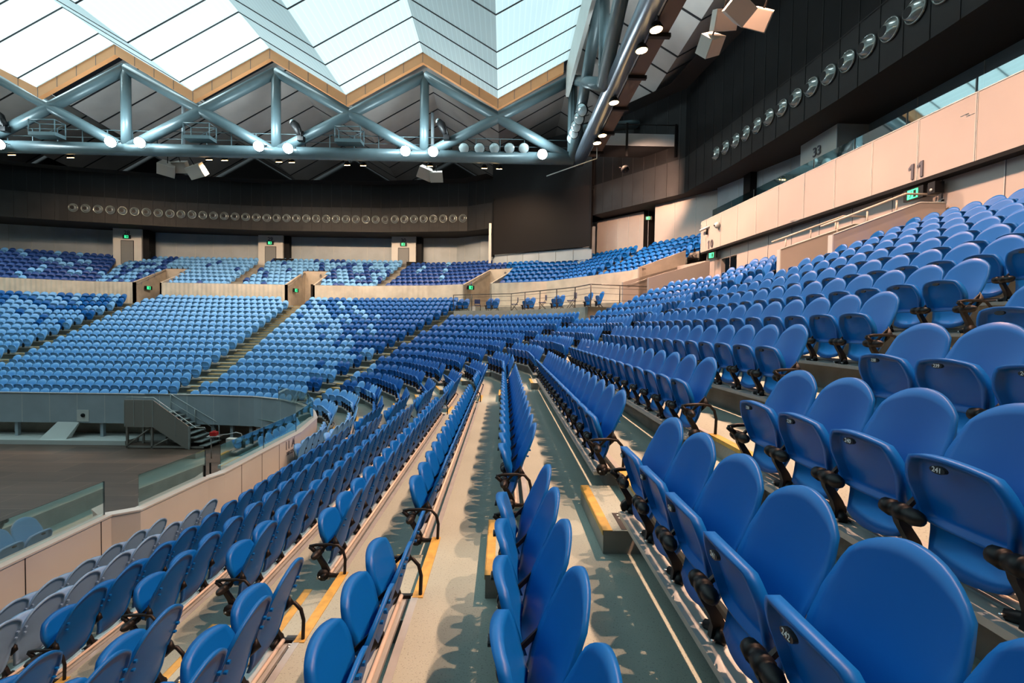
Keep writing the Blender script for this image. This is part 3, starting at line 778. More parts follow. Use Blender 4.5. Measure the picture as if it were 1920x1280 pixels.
def plat_seat(p, ang, k, lab):
    root = empty('portable_chair', (p.x, p.y, ZPL), -math.radians(ang)); tag(root, lab, 'seat', 'movable seats on the railed platform')
    for i in range(k):
        b = MB(); v, f, mm, sm = LS[(0, 0)]
        b.v = [(q.x+(i-(k-1)/2)*PITCH, q.y, q.z+.18) for q in v]; b.f = list(f); ids = {m: b.mi(m) for m in mm}; b.m = [ids[m] for m in mm]; b.sm = list(sm)
        o = b.build('seat_shell', root)
    b = MB()
    for sx in (-1, 1):
        x = sx*(k*PITCH/2-.1); b.tube([(x, -.15, .2), (x-.02, -.3, 0)], .018, BLACK, 6); b.tube([(x, -.1, .2), (x, .12, 0)], .018, BLACK, 6)
    b.box(-k*PITCH/2, k*PITCH/2, -.17, -.12, .18, .22, BLACK); b.build('frame', root)
def fold_chair(p, ang, lab):
    root = empty('folding_chair', (p.x, p.y, ZPL), -math.radians(ang)); tag(root, lab, 'chair', 'navy folding chairs on the platform')
    b = MB(); b.box(-.2, .2, -.22, .18, .43, .47, CHAIRM); b.build('seat_pad', root)
    b = MB(); b.box(-.2, .2, .17, .21, .58, .88, CHAIRM); b.build('backrest', root)
    for sx in (-.19, .19):
        b = MB(); b.tube([(sx, -.25, 0), (sx, .19, .6), (sx, .2, .85)], .013, BLACK, 6); b.build('leg', root)
        b = MB(); b.tube([(sx, .24, 0), (sx, -.2, .45)], .013, BLACK, 6); b.build('leg', root)
PSP = [(3, 19.6, 'left most pair of seats on the platform behind the rail', 2), (3, 16.3, 'second pair of seats on the platform, by the white box', 2), (3, 13.4+.4, 'third pair of seats on the platform', 2), (2, 20.4+3.4, 'fourth pair of seats on the platform', 2), (2, 22.2-.2, 'fifth group of seats on the platform near the rail corner', 1), (2, 20.3, 'single seat at the right end of the platform', 1)]
for px_, lab, k, ang in [(870, PSP[0][2], 2, 30), (925, PSP[1][2], 2, 30), (993, PSP[2][2], 2, 45), (1048, PSP[3][2], 2, 55), (1106, PSP[4][2], 1, 65), (1127, PSP[5][2], 1, 72)]:
    # walk along the platform centre line to the matching bearing
    best = None
    for q in [x*.05 for x in range(0, 400)]:
        P = pl(14.6, (1, 20.4), (3, 19.6)); d = q
        for a, c in zip(P, P[1:]):
            L = (c-a).length
            if d <= L: pp = a+(c-a)/L*d; break
            d -= L
        else: continue
        e = abs(proj(pp.x, pp.y, ZPL)[0]-px_)
        if best is None or e < best[0]: best = (e, pp)
    plat_seat(best[1], ang, k, lab)
    if px_ in (870, 993, 1048, 1106):
        w_ = proj(best[1].x, best[1].y, ZPL)[2]; off = Vector((.95 if px_ < 900 else -.95, .1))
        fold_chair(best[1]+off, ang+ (50 if px_ > 900 else -40), {870: 'navy folding chair right of the left most pair of seats', 993: 'navy folding chair left of the third pair of seats', 1048: 'navy folding chair left of the fourth pair of seats', 1106: 'navy folding chair left of the fifth seat on the platform'}[px_])
p = fpt(3, 17.9, 14); b = MB(); b.box(p.x-.15, p.x+.15, p.y-.1, p.y+.1, ZPL, ZPL+.35, WHITEP); tag(b.build('white_box'), 'small white box on the platform beside the tan wall', 'box')

# door walls above the upper tier
ZS = CZ+8.25                  # soffit height
LV = [(-52, 34.5), (-41, 38.9), (-36.9, 40.2), (-29, 42.0), (-21.3, 42.9), (-11, 42.7), (-3.3, 41.5), (-.9, 39.9)]
LV2 = [(6.4, 34.8), (10.8, 28.8), (11.35, 23.3), (11.75, 17), (11.85, 12.9), (11.95, 5), (12.0, -4)]
WL = [(-55, 37.5), (-46, 41.5), (-37, 44.0), (-29, 45.4), (-21.5, 45.9), (-11, 45.7), (-4.5, 44.8), (-2.2, 43.4), (.2, 42.6), (1.6, 41.2), (7.0, 37.0), (10.0, 33.2)]
def panelled(name, P, z0, z1, m, step, label, jm, d=-.01, jw=.02, jr=True, skip0=.0):
    b = MB(); b.ribbon([Vector(q) for q in P], z0, [Vector(q) for q in P], z1, m); o = struct(b, name, label)
    b = MB(); acc = skip0
    for a, c in zip(P, P[1:]):
        a = Vector(a); c = Vector(c); L = (c-a).length; dd = (c-a)/L; n = Vector((dd.y, -dd.x))
        while acc < L:
            p = a+dd*acc; q = p+n*.015; e = dd*jw
            b.hexa([(*p, z0), (*(p+e), z0), (*(q+e), z0), (*q, z0), (*p, z1), (*(p+e), z1), (*(q+e), z1), (*q, z1)], jm); acc += step
        acc -= L
    b.build('panel_joint', o); return o
panelled('wall_far', WL, CZ+3.9, ZS, WALLG, 1.6, 'grey panelled wall behind the upper tier', RAILM, jw=.03)
def door_pillar(px_, num, Y, label, ang=0, w=1.15, zb=CZ+5.1, side=1):
    X = (px_-944)/F*Y; o = empty('door_pillar', (X, Y, zb), -math.radians(ang)); tag(o, label, 'doorway', None, 'structure'); h = ZS-zb
    b = MB(); b.box(-w, w, 0, 1.0, -1.2, h, WHITEP); b.build('pillar', o)
    b = MB(); b.box(-.53, .53, -.01, .02, 0, 2.12, SEAM); b.build('door_frame', o)
    b = MB(); b.box(-.48, .48, -.03, -.01, 0, 2.07, DOORM); b.tube([(.38, -.03, 1.0), (.38, -.09, 1.0)], .02, RAILM, 6); b.build('door', o)
    if num:
        q = text('door_number', num, (0, 0, 0), .50, (0, -1, 0), SIGNG, None, .01); q.parent = o; q.location = (-.02, -.02, 2.78)
    b = MB(); b.box(w, w+.5, .2, 1.2, -1, h, DARK); b.build('reveal', o)
    a = math.radians(ang); exit_sign((X+math.sin(a)*-.0, Y-.02, zb+2.42), (-math.sin(a), -math.cos(a), 0), f'green exit sign over door {num or "thirty one"}', 1.0)
    return o
door_pillar(250, '28', 43.3, 'pale pillar with grey door numbered 28', -8)
door_pillar(511, '29', 45.2, 'pale pillar with grey door numbered 29')
door_pillar(756, '30', 44.6, 'pale pillar with grey door numbered 30', 6)
door_pillar(955, None, 42.6, 'pale pillar with a door beside the big screen', 25, .8)

# bench rails at the top of the upper tier
for px_, Y, lab in ((18, 43.5, 'grey bench rail at the far left of the upper tier'), (275, 43.8, 'dark bench rail right of door 28'), (535, 44.2, 'dark bench rail right of door 29'), (780, 43.6, 'dark bench rail right of door 30'), (470, 44.2, 'pale bench rail left of door 29'), (723, 43.8, 'pale bench rail left of door 30'), (920, 42.2, 'pale bench rail left of the screen')):
    X = (px_-944)/F*Y; z = CZ+(600-{18: 470, 275: 484, 535: 492, 780: 494, 470: 494, 723: 497, 920: 495}[px_]+0)/F*Y*1.0+.25; b = MB(); m = DARK if px_ in (275, 535, 780) else RAILM
    b.box(X-.9, X+.9, Y-.04, Y+.04, z, z+(.35 if m is DARK else .08), m)
    for q in (-.85, .85): b.tube([(X+q, Y, z-.8), (X+q, Y, z+.05)], .03, m, 6)
    tag(b.build('bench_rail'), lab, 'rail', 'rails at the top of the upper tier')

# ------------------------------------------------------------------ louvre bands with ports, soffits, dark walls
def band(name, P, label, z1=CZ+12.4, pz=CZ+9.35, ph=2.1, step=.88, ports=None, pr=.33, rise=None):
    b = MB(); V = [Vector(q) for q in P]; b.ribbon(V, ZS, V, ZS+ph, LOUV); b.ribbon(V, ZS+ph, V, z1, DARK)
    b.ribbon(offs(P, 1.2), z1, V, z1, VOID)
    o = struct(b, name, label)
    b = MB(); b2 = MB(); acc = 0; cum = 0; k = 0
    for a, c in zip(V, V[1:]):
        L = (c-a).length; d = (c-a)/L; n = Vector((d.y, -d.x))*-1
        n = Vector((d.y, -d.x))
        while acc < L:
            p = a+d*acc; q = p+n*.02; e = d*.03
            b.hexa([(*p, ZS), (*(p+e), ZS), (*(q+e), ZS), (*q, ZS), (*p, z1), (*(p+e), z1), (*(q+e), z1), (*q, z1)], LOUV)
            s = cum+acc+step/2
            if ports and ports[0] < s < ports[1]:
                pc = a+d*(acc+step/2); ctr = Vector((pc.x, pc.y, pz)); n3 = Vector((n.x, n.y, 0)); d3 = Vector((d.x, d.y, 0)); u3 = Vector((0, 0, 1))
                PORTS.append((ctr, n3, d3, k)); k += 1
            acc += step
        acc -= L; cum += L
    b.ribbon([v+Vector((0, 0)) for v in offs(P, .02)], ZS+ph-.02, offs(P, .02), ZS+ph+.03, LOUV)
    b.build('panel_joint', o)
    return o
PORTS = []
ln = lambda P, i, j: sum((Vector(P[k+1])-Vector(P[k])).length for k in range(i, j))
band('wall_far_upper', LV, 'dark perforated band above the far upper tier', ports=(ln(LV, 0, 1)+5.0, ln(LV, 0, 6)-.2))
NFAR = len(PORTS)
band('wall_right_upper', LV2, 'dark perforated band above the side stand', z1=CZ+14.5, ports=(ln(LV2, 0, 1)+3.4, ln(LV2, 0, 4)+3.2))
b = MB()
V = [Vector(q) for q in LV]; b.ribbon(V, ZS, [v+Vector((0, 4.5)) for v in V], ZS, VOID)
V = [Vector(q) for q in LV2]; b.ribbon(V, ZS, [v+Vector((4.5 if i > 0 else 3.5, 1.5 if i > 1 else 4)) for i, v in enumerate(V)], ZS, VOID)
struct(b, 'ceiling_soffit', 'black soffit under the dark bands')
def port(ctr, n3, d3, label, shf=0):
    o = empty('nozzle_port', ctr); tag(o, label, 'air nozzle', 'round air nozzles in the dark band')
    def ring(prof, m, K=20):
        b = MB(); vs = []
        u3 = Vector((0, 0, 1))
        for off, r in prof:
            for i in range(K):
                t = 2*math.pi*i/K; vs.append(n3*off-d3*max(0, off-.06)*shf+d3*math.cos(t)*r+u3*math.sin(t)*r)
        fs = [(j*K+i, j*K+(i+1) % K, (j+1)*K+(i+1) % K, (j+1)*K+i) for j in range(len(prof)-1) for i in range(K)]
        b.add(vs, fs, m, True); return b
    ring([(.01, .36), (.05, .355), (.06, .33), (.03, .30), (-.0, .295)], HORN).build('flange', o)
    c = ring([(.03, .30), (.10, .26), (.15, .20), (.165, .155)], HORN); c.build('dome', o)
    b = ring([(.166, .155), (.168, .0001)], BLACK); b.build('opening', o)
for i, (ctr, n3, d3, k) in enumerate(PORTS):
    side = 'far' if i < NFAR else 'right'
    if side == 'far':
        lab = f'round air nozzle in the far dark band, {ORD[min(k+1, 30)] if k < 30 else str(k+1)+"th"} from the left'
    else: lab = f'round air nozzle in the right dark band, {ORD[k+1]} from the corner'
    if proj(ctr.x, ctr.y, ctr.z)[1] > -60: port(ctr+n3*.02, n3, d3, lab, 1.0 if side == 'right' else 0)
# black upper wall behind everything, up to the roof
b = MB(); P = [(-62, 48.6), (20.5, 48.6), (20.5, -12)]
b.ribbon([Vector(q) for q in P], CZ+8.3, [Vector(q) for q in P], CZ+19.5, VOID)
struct(b, 'wall_upper_black', 'black wall between the dark bands and the roof')

# big screen in the corner
a, c = Vector((-.95, 39.9)), Vector((6.4, 34.8)); d = (c-a).normalized(); n = Vector((d.y, -d.x))
scn = empty('video_screen', (a.x, a.y, CZ+6)); tag(scn, 'large switched off dark grey video screen in the corner', 'screen')
def quadbox(P0, P1, z0, z1, off0, off1, m, z1b=None, z0b=None):
    b = MB(); z1b = z1 if z1b is None else z1b; z0b = z0 if z0b is None else z0b
    A, B, C, D = P0+n*off0, P1+n*off0, P1+n*off1, P0+n*off1
    b.hexa([(*A, z0), (*B, z0b), (*C, z0b), (*D, z0), (*A, z1), (*B, z1b), (*C, z1b), (*D, z1)], m); return b
SCRM = nmat('switched_off_screen', (.012, .012, .013), .7, spec=.12)
kidb(quadbox(a+d*.2, c-d*.1, CZ+5.95, CZ+10.4, .25, .3, SCRM), 'display', scn)
kidb(quadbox(a+d*.05, a+d*.2, CZ+5.8, CZ+10.6, .1, .34, DARK), 'side_frame', scn)
kidb(quadbox(c-d*.1, c, CZ+5.8, CZ+12.5, .1, .36, DARK), 'side_frame', scn)
b = quadbox(a, c, CZ+10.4, CZ+14.5, -.1, .25, DARK); struct(b, 'wall_screen_head', 'dark panels above the video screen')
b = quadbox(a, c, CZ+3.6, CZ+5.92, .0, .12, WALLG)
o = struct(b, 'wall_screen_base', 'pale grey panels under the video screen')
b = MB()
for k in range(1, 6): q = a+(c-a)*(k/6)+n*.13; b.box(q.x-.015, q.x+.015, q.y-.015, q.y+.015, CZ+3.6, CZ+5.92, RAILM)
b.build('panel_joint', o)
b = MB(); q = a+n*.3; b.box(q.x-.22, q.x-.02, q.y-.1, q.y+.1, CZ+4.6, ZS+.3, WHITEP); struct(b, 'trim_4', 'white post left of the video screen')
# tall grey panels right of the screen
panelled('wall_corner', [(12.3, 27.6), (13.9, 21.4)][::-1][::-1], CZ+4.5, ZS, WALLG, 1.7, 'grey wall panels left of the balcony end', RAILM)
panelled('wall_corner_tall', [(7.0, 36.2), (9.6, 33.0)], CZ+3.6, ZS-.1, CORN, .95, 'tall beige grey panels right of the screen', RAILM)
panelled('wall_corner_end', [(9.95, 31.6), (12.7, 27.6)], CZ+3.6, ZS, CORN, 1.5, 'tall beige panels beside the balcony end', RAILM)
b = MB(); b.add([(9.6, 33.0, CZ+3.6), (10.6, 33.6, CZ+3.6), (10.6, 33.6, ZS), (9.6, 33, ZS)], [(0, 1, 2, 3)], DARK); b.add([(10.6, 33.6, CZ+3.6), (9.95, 31.6, CZ+3.6), (9.95, 31.6, ZS), (10.6, 33.6, ZS)], [(0, 1, 2, 3)], SPKR)
struct(b, 'wall_recess', 'dark recess between the tall corner panels')
exit_sign((9.95, 33.1, CZ+7.7), (-.3, -1, 0), 'small green exit sign in the dark recess of the corner', .8)

# ------------------------------------------------------------------ right stand: wall, balcony, glazed gallery
def FX(Y): return 11.32-.05*Y
YF0, YF1 = -4.0, 24.4
z0, z1 = CZ+3.98, CZ+5.54
b = MB(); P = [(FX(YF1), YF1), (FX(YF0), YF0)]
b.slab([Vector(q) for q in P], [Vector((q[0]+.25, q[1])) for q in P], z0, z1, BEIGE)
b.slab([Vector((q[0]-.01, q[1])) for q in P], [Vector((q[0]+.9, q[1])) for q in P], z0-.10, z0, DARK)
fas = struct(b, 'wall_balcony_front', 'beige panelled balcony front above the side stand')
b = MB(); y = 23.9
while y > YF0:
    for dy in (-.02, .012): x = FX(y)-.012; b.box(x, x+.02, y+dy, y+dy+.012, z0, z1, WHITEP)
    b.box(FX(y)-.006, FX(y)+.01, y-.008, y+.012, z0, z1, SIGNG)
    y -= 1.45
b.box(FX(YF1)-.02, FX(YF1)+.02, YF1-.02, YF1+.03, z0, z1, WHITEP)
b.build('panel_joint', fas)
b = MB(); b.slab([Vector((q[0]-.012, q[1])) for q in P], [Vector((q[0]+.27, q[1])) for q in P], z1, z1+.02, WHITEP); b.build('capping', fas)
b = MB(); b.slab([Vector((FX(YF1)+.1, YF1)), Vector((FX(YF0)+.1, YF0))], [Vector((15.5, YF1+1)), Vector((15.5, YF0))], z0-.05, z0+.2, CONC); struct(b, 'floor_balcony', 'balcony floor behind the beige front')
def figure_one(b, y, z):
    x = FX(y)-.03
    b.box(x, x+.05, y-.035, y+.035, z-.2, z+.2, SIGNG); b.add([(x, y+.035, z+.2), (x, y+.12, z+.12), (x, y+.12, z+.05), (x, y+.035, z+.11)], [(0, 1, 2, 3)], SIGNG)
b = MB(); figure_one(b, 12.42, CZ+4.24); figure_one(b, 12.16, CZ+4.24); b.build('balcony_number', fas)
b = MB(); figure_one(b, 23.55, CZ+4.24); b.build('balcony_number', fas)
text('balcony_number', '0', (FX(23.3)-.02, 23.25, CZ+4.23), .54, (-1, 0, 0), SIGNG, fas, .01)
# wall below the balcony
def gap_wall():
    b = MB(); xw = lambda Y: FX(Y)+.30
    for y0, y1, za, zb in ((YF0, 11.9, CZ+1.5, z0), (11.9, 14.0, CZ+3.35, z0), (14.0, 21.5, CZ+1.5, z0), (21.5, 22.9, CZ+3.45, z0), (22.9, 24.4, CZ+2, z0)):
        b.hexa([(xw(y0), y0, za), (xw(y1), y1, za), (xw(y1)+.2, y1, za), (xw(y0)+.2, y0, za), (xw(y0), y0, zb), (xw(y1), y1, zb), (xw(y1)+.2, y1, zb), (xw(y0)+.2, y0, zb)], BEIGE)
    o = struct(b, 'wall_right', 'beige panelled wall below the balcony')
    b = MB(); y = 23.5
    while y > YF0:
        if not 11.9 < y < 14.0: x = xw(y); b.box(x-.012, x+.01, y, y+.015, CZ+2.6, z0, SIGNG); b.box(x-.014, x+.01, y+.016, y+.03, CZ+2.6, z0, WHITEP)
        else: x = xw(y); b.box(x-.012, x+.01, y, y+.015, CZ+3.4, z0, SIGNG)
        y -= 1.45
    b.build('panel_joint', o)
    b = MB(); x = xw(12)
    b.box(x-.02, x+.02, 11.84, 11.90, CZ+2.4, CZ+3.40, WHITEP); b.box(x-.02, x+.02, 11.84, 14.0, CZ+3.33, CZ+3.38, WHITEP); b.build('opening_frame', o)
gap_wall()
b = MB(); b.box(13.5, 13.6, 11.5, 14.4, CZ+1, CZ+3.6, VOID); b.box(12, 13.5, 11.8, 11.9, CZ+1, CZ+3.5, CONC); b.box(13.5, 13.6, 21, 24, CZ+1, CZ+3.6, VOID); struct(b, 'wall_passage', 'dark passage behind the gangway openings')
# gangway eleven
def ramp_wall(name, y, xa, xb, xc, za, zb, label, zbot, rail=True, wt=.14):
    b = MB(); P = [(xa, zbot), (xc, zbot), (xc, zb), (xb, zb), (xa, za)]
    plate(b, P, y, y+wt, BEIGE); b.box(xa-.03, xa, y-.01, y+wt+.01, zbot, za, WHITEP)
    b.tube([(xa, y, za), (xb, y, zb), (xc, y, zb)], .018, WHITEP, 5)
    o = struct(b, name, label)
    if rail:
        b = MB(); yy = y+wt*.5+.25; b.tube([(xa-.1, yy, za+.26), (xb-.1, yy, zb+.30), (xc, yy, zb+.30)], .028, PIPE, 8)
        for k in (.15, .5, .85): x = xa+(xb-xa)*k; z = za+(zb-za)*k; b.tube([(x, yy, z-.1), (x, yy, z+.26)], .02, PIPE, 6)
        tag(b.build('handrail'), 'cream handrail on the '+label, 'handrail')
    return o
ramp_wall('wall_gangway_eleven_near', 11.72, 8.15, 10.3, 10.95, CZ+2.42, CZ+3.25, 'near sloping wall of gangway eleven', CZ+1.2)
ramp_wall('wall_gangway_eleven_far', 13.95, 8.15, 10.3, 10.9, CZ+2.42, CZ+3.20, 'far sloping wall of gangway eleven', CZ+1.2)
b = MB(); b.box(8.2, 13.5, 11.86, 13.95, CZ+1.35, CZ+1.45, CONC); struct(b, 'floor_gangway_eleven', 'floor of gangway eleven')
exit_sign((FX(12.4)+.1, 12.4, CZ+3.66), (-1, 0, 0), 'green exit sign under the number 11', 1.0)
exit_sign((FX(23.2)+.05, 23.2, CZ+3.66), (-1, -.3, 0), 'green exit sign under the number 10', 1.0)
b = MB(); x = FX(11.9)+.1; b.box(x-.14, x+.1, 11.75, 11.95, CZ+3.52, CZ+3.80, BLACK); b.tube([(x-.14, 11.85, CZ+3.60), (x-.155, 11.85, CZ+3.60)], .04, RAILM, 8); tag(b.build('wall_speaker'), 'small black box beside the exit sign under number 11', 'speaker')
# camera and dome at the balcony end
o = empty('dome_camera', (FX(22.9)-.02, 22.6, CZ+5.0)); tag(o, 'white dome security camera on the balcony front', 'security camera')
b = MB(); b.tube([(0.02, 0, 0), (-.08, 0, 0), (-.14, 0, 0), (-.19, 0, 0)], [.15, .15, .12, .05], WHITEP, 12); b.build('housing', o)
b = MB(); b.tube([(-.19, 0, -.02), (-.215, 0, -.03)], [.055, .03], BLACK, 8); b.build('lens', o)
o = empty('bracket_camera', (FX(24)-.05, 23.9, CZ+4.95)); tag(o, 'white bracket camera at the corner of the balcony', 'security camera')
b = MB(); b.tube([(-.1, .3, .12), (-.1, -.1, .12), (.1, -.35, .2)], .06, WHITEP, 8); b.build('housing', o)
b = MB(); b.tube([(0, -.2, .1), (0, -.2, -.18)], .05, BLACK, 8); b.build('lens', o)
# gallery behind the balcony
b = MB(); P = [(14.35, 26.5), (14.35, 21.3)]; 
panelled('wall_gallery_far', [(13.0, 26.8), (14.3, 24.9), (14.35, 21.4)], z0, ZS, WALLG, 1.6, 'grey glazed gallery wall beyond pillar 33', RAILM)
panelled('wall_gallery', [(14.35, 18.9), (14.45, -4)], z0, ZS, nmat('blue_grey_glazing', (.22, .30, .35), .2, spec=.7, noise=.1, nscale=.5), 2.3, 'blue grey glazed gallery wall above the balcony', RAILM)
o = empty('gallery_pillar', (13.1, 20.0, z0)); tag(o, 'pale pillar with a door numbered 33 in the gallery', 'doorway', None, 'structure')
b = MB(); b.box(0, 1.4, -1.15, 1.15, 0, ZS-z0, WHITEP); b.build('pillar', o)
b = MB(); b.box(-.01, 1.4, -1.19, -1.15, 0, ZS-z0, WALLG); b.build('return_panel', o)
b = MB(); b.box(-.02, .0, -.62, .50, .2, 2.35, SEAM); b.build('door_frame', o)
b = MB(); b.box(-.03, -.015, -.55, .43, .2, 2.28, DGLASS); b.build('door', o)
q = text('door_number', '33', (0, 0, 0), .55, (-1, 0, 0), SIGNG, None, .01); q.parent = o; q.location = (-.03, .0, 3.6)
exit_sign((13.0, 19.95, z0+2.72), (-1, 0, 0), 'green exit sign over door 33', 1.0)
b = MB(); b.box(12.7, 13.4, 24.7, 25.4, z0, ZS, DARK); struct(b, 'trim_5', 'dark square column at the end of the gallery')
y = 23.6; k = 1
while y > -1:
    x = FX(y)+.16
    pane((x, y), (FX(y-1.75)+.16, y-1.75), z1+.02, z1+.42, 'balustrade_glass', f'frameless glass on the balcony top, {ORD[k]} pane from the corner', 'glass panel', 'glass panes on the balcony', GLASST)
    y -= 1.8; k += 1

# ------------------------------------------------------------------ roof: folded plates along the hall
VX0, PER, ZV, ZR = -.6, 9.9, CZ+14.95, CZ+17.8
def folds(x0, x1):
    out = []; k = math.floor((x0-VX0)/(PER/2))
    xs = [VX0+PER/2*j for j in range(k, k+40) if x0 < VX0+PER/2*j < x1]
    zz = lambda x: ZV+(ZR-ZV)*(1-abs(((x-VX0) % PER)/(PER/2)-1))
    return [(x, zz(x)) for x in [x0]+xs+[x1]]
def roof(name, x0, x1, ya, yb, m, label, dza=0, dzb=0, seams=(), sw=.06, sm=SEAM):
    P = folds(x0, x1); b = MB(); vs = [(x, ya, z+dza) for x, z in P]+[(x, yb, z+dzb) for x, z in P]; n = len(P)
    b.add(vs, [(i, i+1, n+i+1, n+i) for i in range(n-1)], m); o = struct(b, name, label)
    b = MB()
    for y in seams:
        k = (y-ya)/(yb-ya); dz = dza+(dzb-dza)*k
        for (xa, za), (xb, zb) in zip(P, P[1:]):
            b.hexa([(xa, y-sw, za+dz-.05), (xb, y-sw, zb+dz-.05), (xb, y+sw, zb+dz-.05), (xa, y+sw, za+dz-.05), (xa, y-sw, za+dz-.01), (xb, y-sw, zb+dz-.01), (xb, y+sw, zb+dz-.01), (xa, y+sw, za+dz-.01)], sm)
    if seams: b.build('seam', o)
    return o
YT = 32.5; XT = 4.25
sm_ = []; y = 30.4; i = 0
while y > -6: sm_.append(y); y -= [2.4, 1.7, 3.1, 2.4][i % 4]; i += 1
roof('ceiling_moving_roof', -46, 4.0, -9, 31.6, ROOFT, 'bright white translucent folded roof over the court', seams=sm_, sw=.035)
s2 = [34+2.35*i for i in range(7)]
roof('ceiling_far_roof', -60, 20, YT+.4, 48.5, ROOFD, 'brown grey folded roof over the far stand', 0, -1.1, s2, .05)
s3 = [y for y in sm_]
roof('ceiling_side_roof', XT+.3, 20, -9, YT+.4, ROOFD, 'brown grey folded roof over the side stand', 0, 0, s3, .05)
b = MB(); b.add([(-60, -10, CZ+20), (21, -10, CZ+20), (21, -10, -1), (-60, -10, -1)], [(0, 1, 2, 3)], VOID); struct(b, 'wall_behind', 'dark wall closing the hall behind the near stand')
b = MB(); b.add([(-60, -10, CZ+20), (-60, 49, CZ+20), (-60, 49, -1), (-60, -10, -1)], [(0, 1, 2, 3)], VOID); struct(b, 'wall_left', 'dark wall closing the hall on the left')
# orange zigzag band in front of the truss
P = folds(-46, 3.7); b = MB()
for (xa, za), (xb, zb) in zip(P, P[1:]):
    y0, y1 = 31.65, 31.95; d0, d1 = -.62, .16
    b.hexa([(xa, y0, za+d0), (xb, y0, zb+d0), (xb, y1, zb+d0), (xa, y1, za+d0), (xa, y0, za+d1), (xb, y0, zb+d1), (xb, y1, zb+d1), (xa, y1, za+d1)], ORANGE)
ob = tag(b.build('zigzag_band'), 'orange panelled zigzag band under the roof edge', 'roof trim', None, 'structure')
b = MB()
for (xa, za), (xb, zb) in zip(P, P[1:]):
    for k in (.25, .5, .75, 1.0):
        x = xa+(xb-xa)*k; z = za+(zb-za)*k; b.box(x-.012, x+.012, 31.64, 31.66, z-.62, z+.16, SIGNG)
    b.hexa([(xa, 31.5, za+.16), (xb, 31.5, zb+.16), (xb, 31.6, zb+.16), (xa, 31.6, za+.16), (xa, 31.5, za+.34), (xb, 31.5, zb+.34), (xb, 31.6, zb+.34), (xa, 31.6, za+.34)], STEEL)
b.build('panel_joint', ob)

# trusses
ZC = CZ+11.45; ZA = CZ+16.75
tr = empty('roof_truss', (-20, YT, ZC)); tag(tr, 'teal grey tube truss across the hall carrying the flood lamps', 'truss')
b = MB(); b.tube([(-46, YT, ZC), (XT+.3, YT, ZC)], .40, STEEL, 14); kidb(b, 'lower_chord', tr)
apx = [XT+.1-9.9*i for i in range(6)]
for x in apx:
    b = MB(); b.tube([(x, YT, ZC), (x, YT, ZA)], .30 if x < 3 else .22, STEEL, 12); kidb(b, 'post', tr)
for x in apx[:-1]:
    b = MB(); b.tube([(x, YT, ZA), (x-9.9, YT, ZC)], .34, STEEL, 12); kidb(b, 'diagonal', tr)
    b = MB(); b.tube([(x-9.9, YT, ZA), (x, YT, ZC)], .34, STEEL, 12); kidb(b, 'diagonal', tr)
tr2 = empty('side_truss', (XT+.5, 12, ZC)); tag(tr2, 'blue grey tube truss running overhead along the side stand', 'truss')
XS = XT+.75
b = MB(); b.tube([(XS, YT+.4, ZC), (XS, -9, ZC)], .42, STEELR, 18); kidb(b, 'lower_chord', tr2)
for i in range(4):
    y = YT-9.9*i
    b = MB(); b.tube([(XS-.5, y, ZC), (XS-.5, y, ZA)], .24, STEEL, 10); kidb(b, 'post', tr2)
    b = MB(); b.tube([(XS-.5, y, ZA), (XS-.5, y-9.9, ZC)], .32, STEEL, 10); kidb(b, 'diagonal', tr2)
    b = MB(); b.tube([(XS-.5, y-9.9, ZA), (XS-.5, y, ZC)], .32, STEEL, 10); kidb(b, 'diagonal', tr2)
b = MB(); b.box(XT-.35, XT-.15, -8, YT-.5, ZA-1.4, ZA+.6, WHITEP); struct(b, 'trim_6', 'pale edge panel of the moving roof above the side truss')
# service walkway under the side truss
cw = empty('catwalk', (XS+1.2, 12, ZC-.5)); tag(cw, 'dark catwalk with square edges beside the side truss', 'catwalk', None, 'structure')
b = MB(); b.box(XS+.38, XS+1.0, -8, 31, ZC-.35, ZC-.25, nmat('brown_deck', (.05, .032, .022), .6)); kidb(b, 'deck', cw)
for y in range(-6, 31, 3):
    b = MB(); b.box(XS+.3, XS+1.1, y, y+.18, ZC-.5, ZC-.35, DARK); kidb(b, 'cross_beam', cw)
b = MB(); b.tube([(XS+1.0, -8, ZC+.7), (XS+1.0, 31, ZC+.7)], .03, DARK, 6); b.box(XS+.30, XS+.36, -8, 31, ZC-.3, ZC+.1, RAILM); kidb(b, 'rail', cw)
b = MB(); b.box(XS+.4, 14, 29.4, 31.4, ZC-.2, ZC-.05, DARK); b.box(XS+.4, 14, 29.3, 29.4, ZC-.2, ZC+.5, WALLG)
for x in (7.3, 10.3, 12.8): b.box(x, x+.12, 29.2, 29.3, ZC-.9, ZC+1.1, DARK)
b.tube([(XS+1, 29.3, ZC+1.05), (14, 29.3, ZC+1.05)], .03, DARK, 6)
tag(b.build('cross_bridge'), 'grey service bridge crossing from the side truss to the dark wall', 'bridge', None, 'structure')
b = MB(); b.tube([(12, 33, ZC+3), (5, 30.5, ZC+1.2)], .3, STEEL, 8); tag(b.build('brace_tube'), 'dark diagonal tube above the service bridge', 'tube')
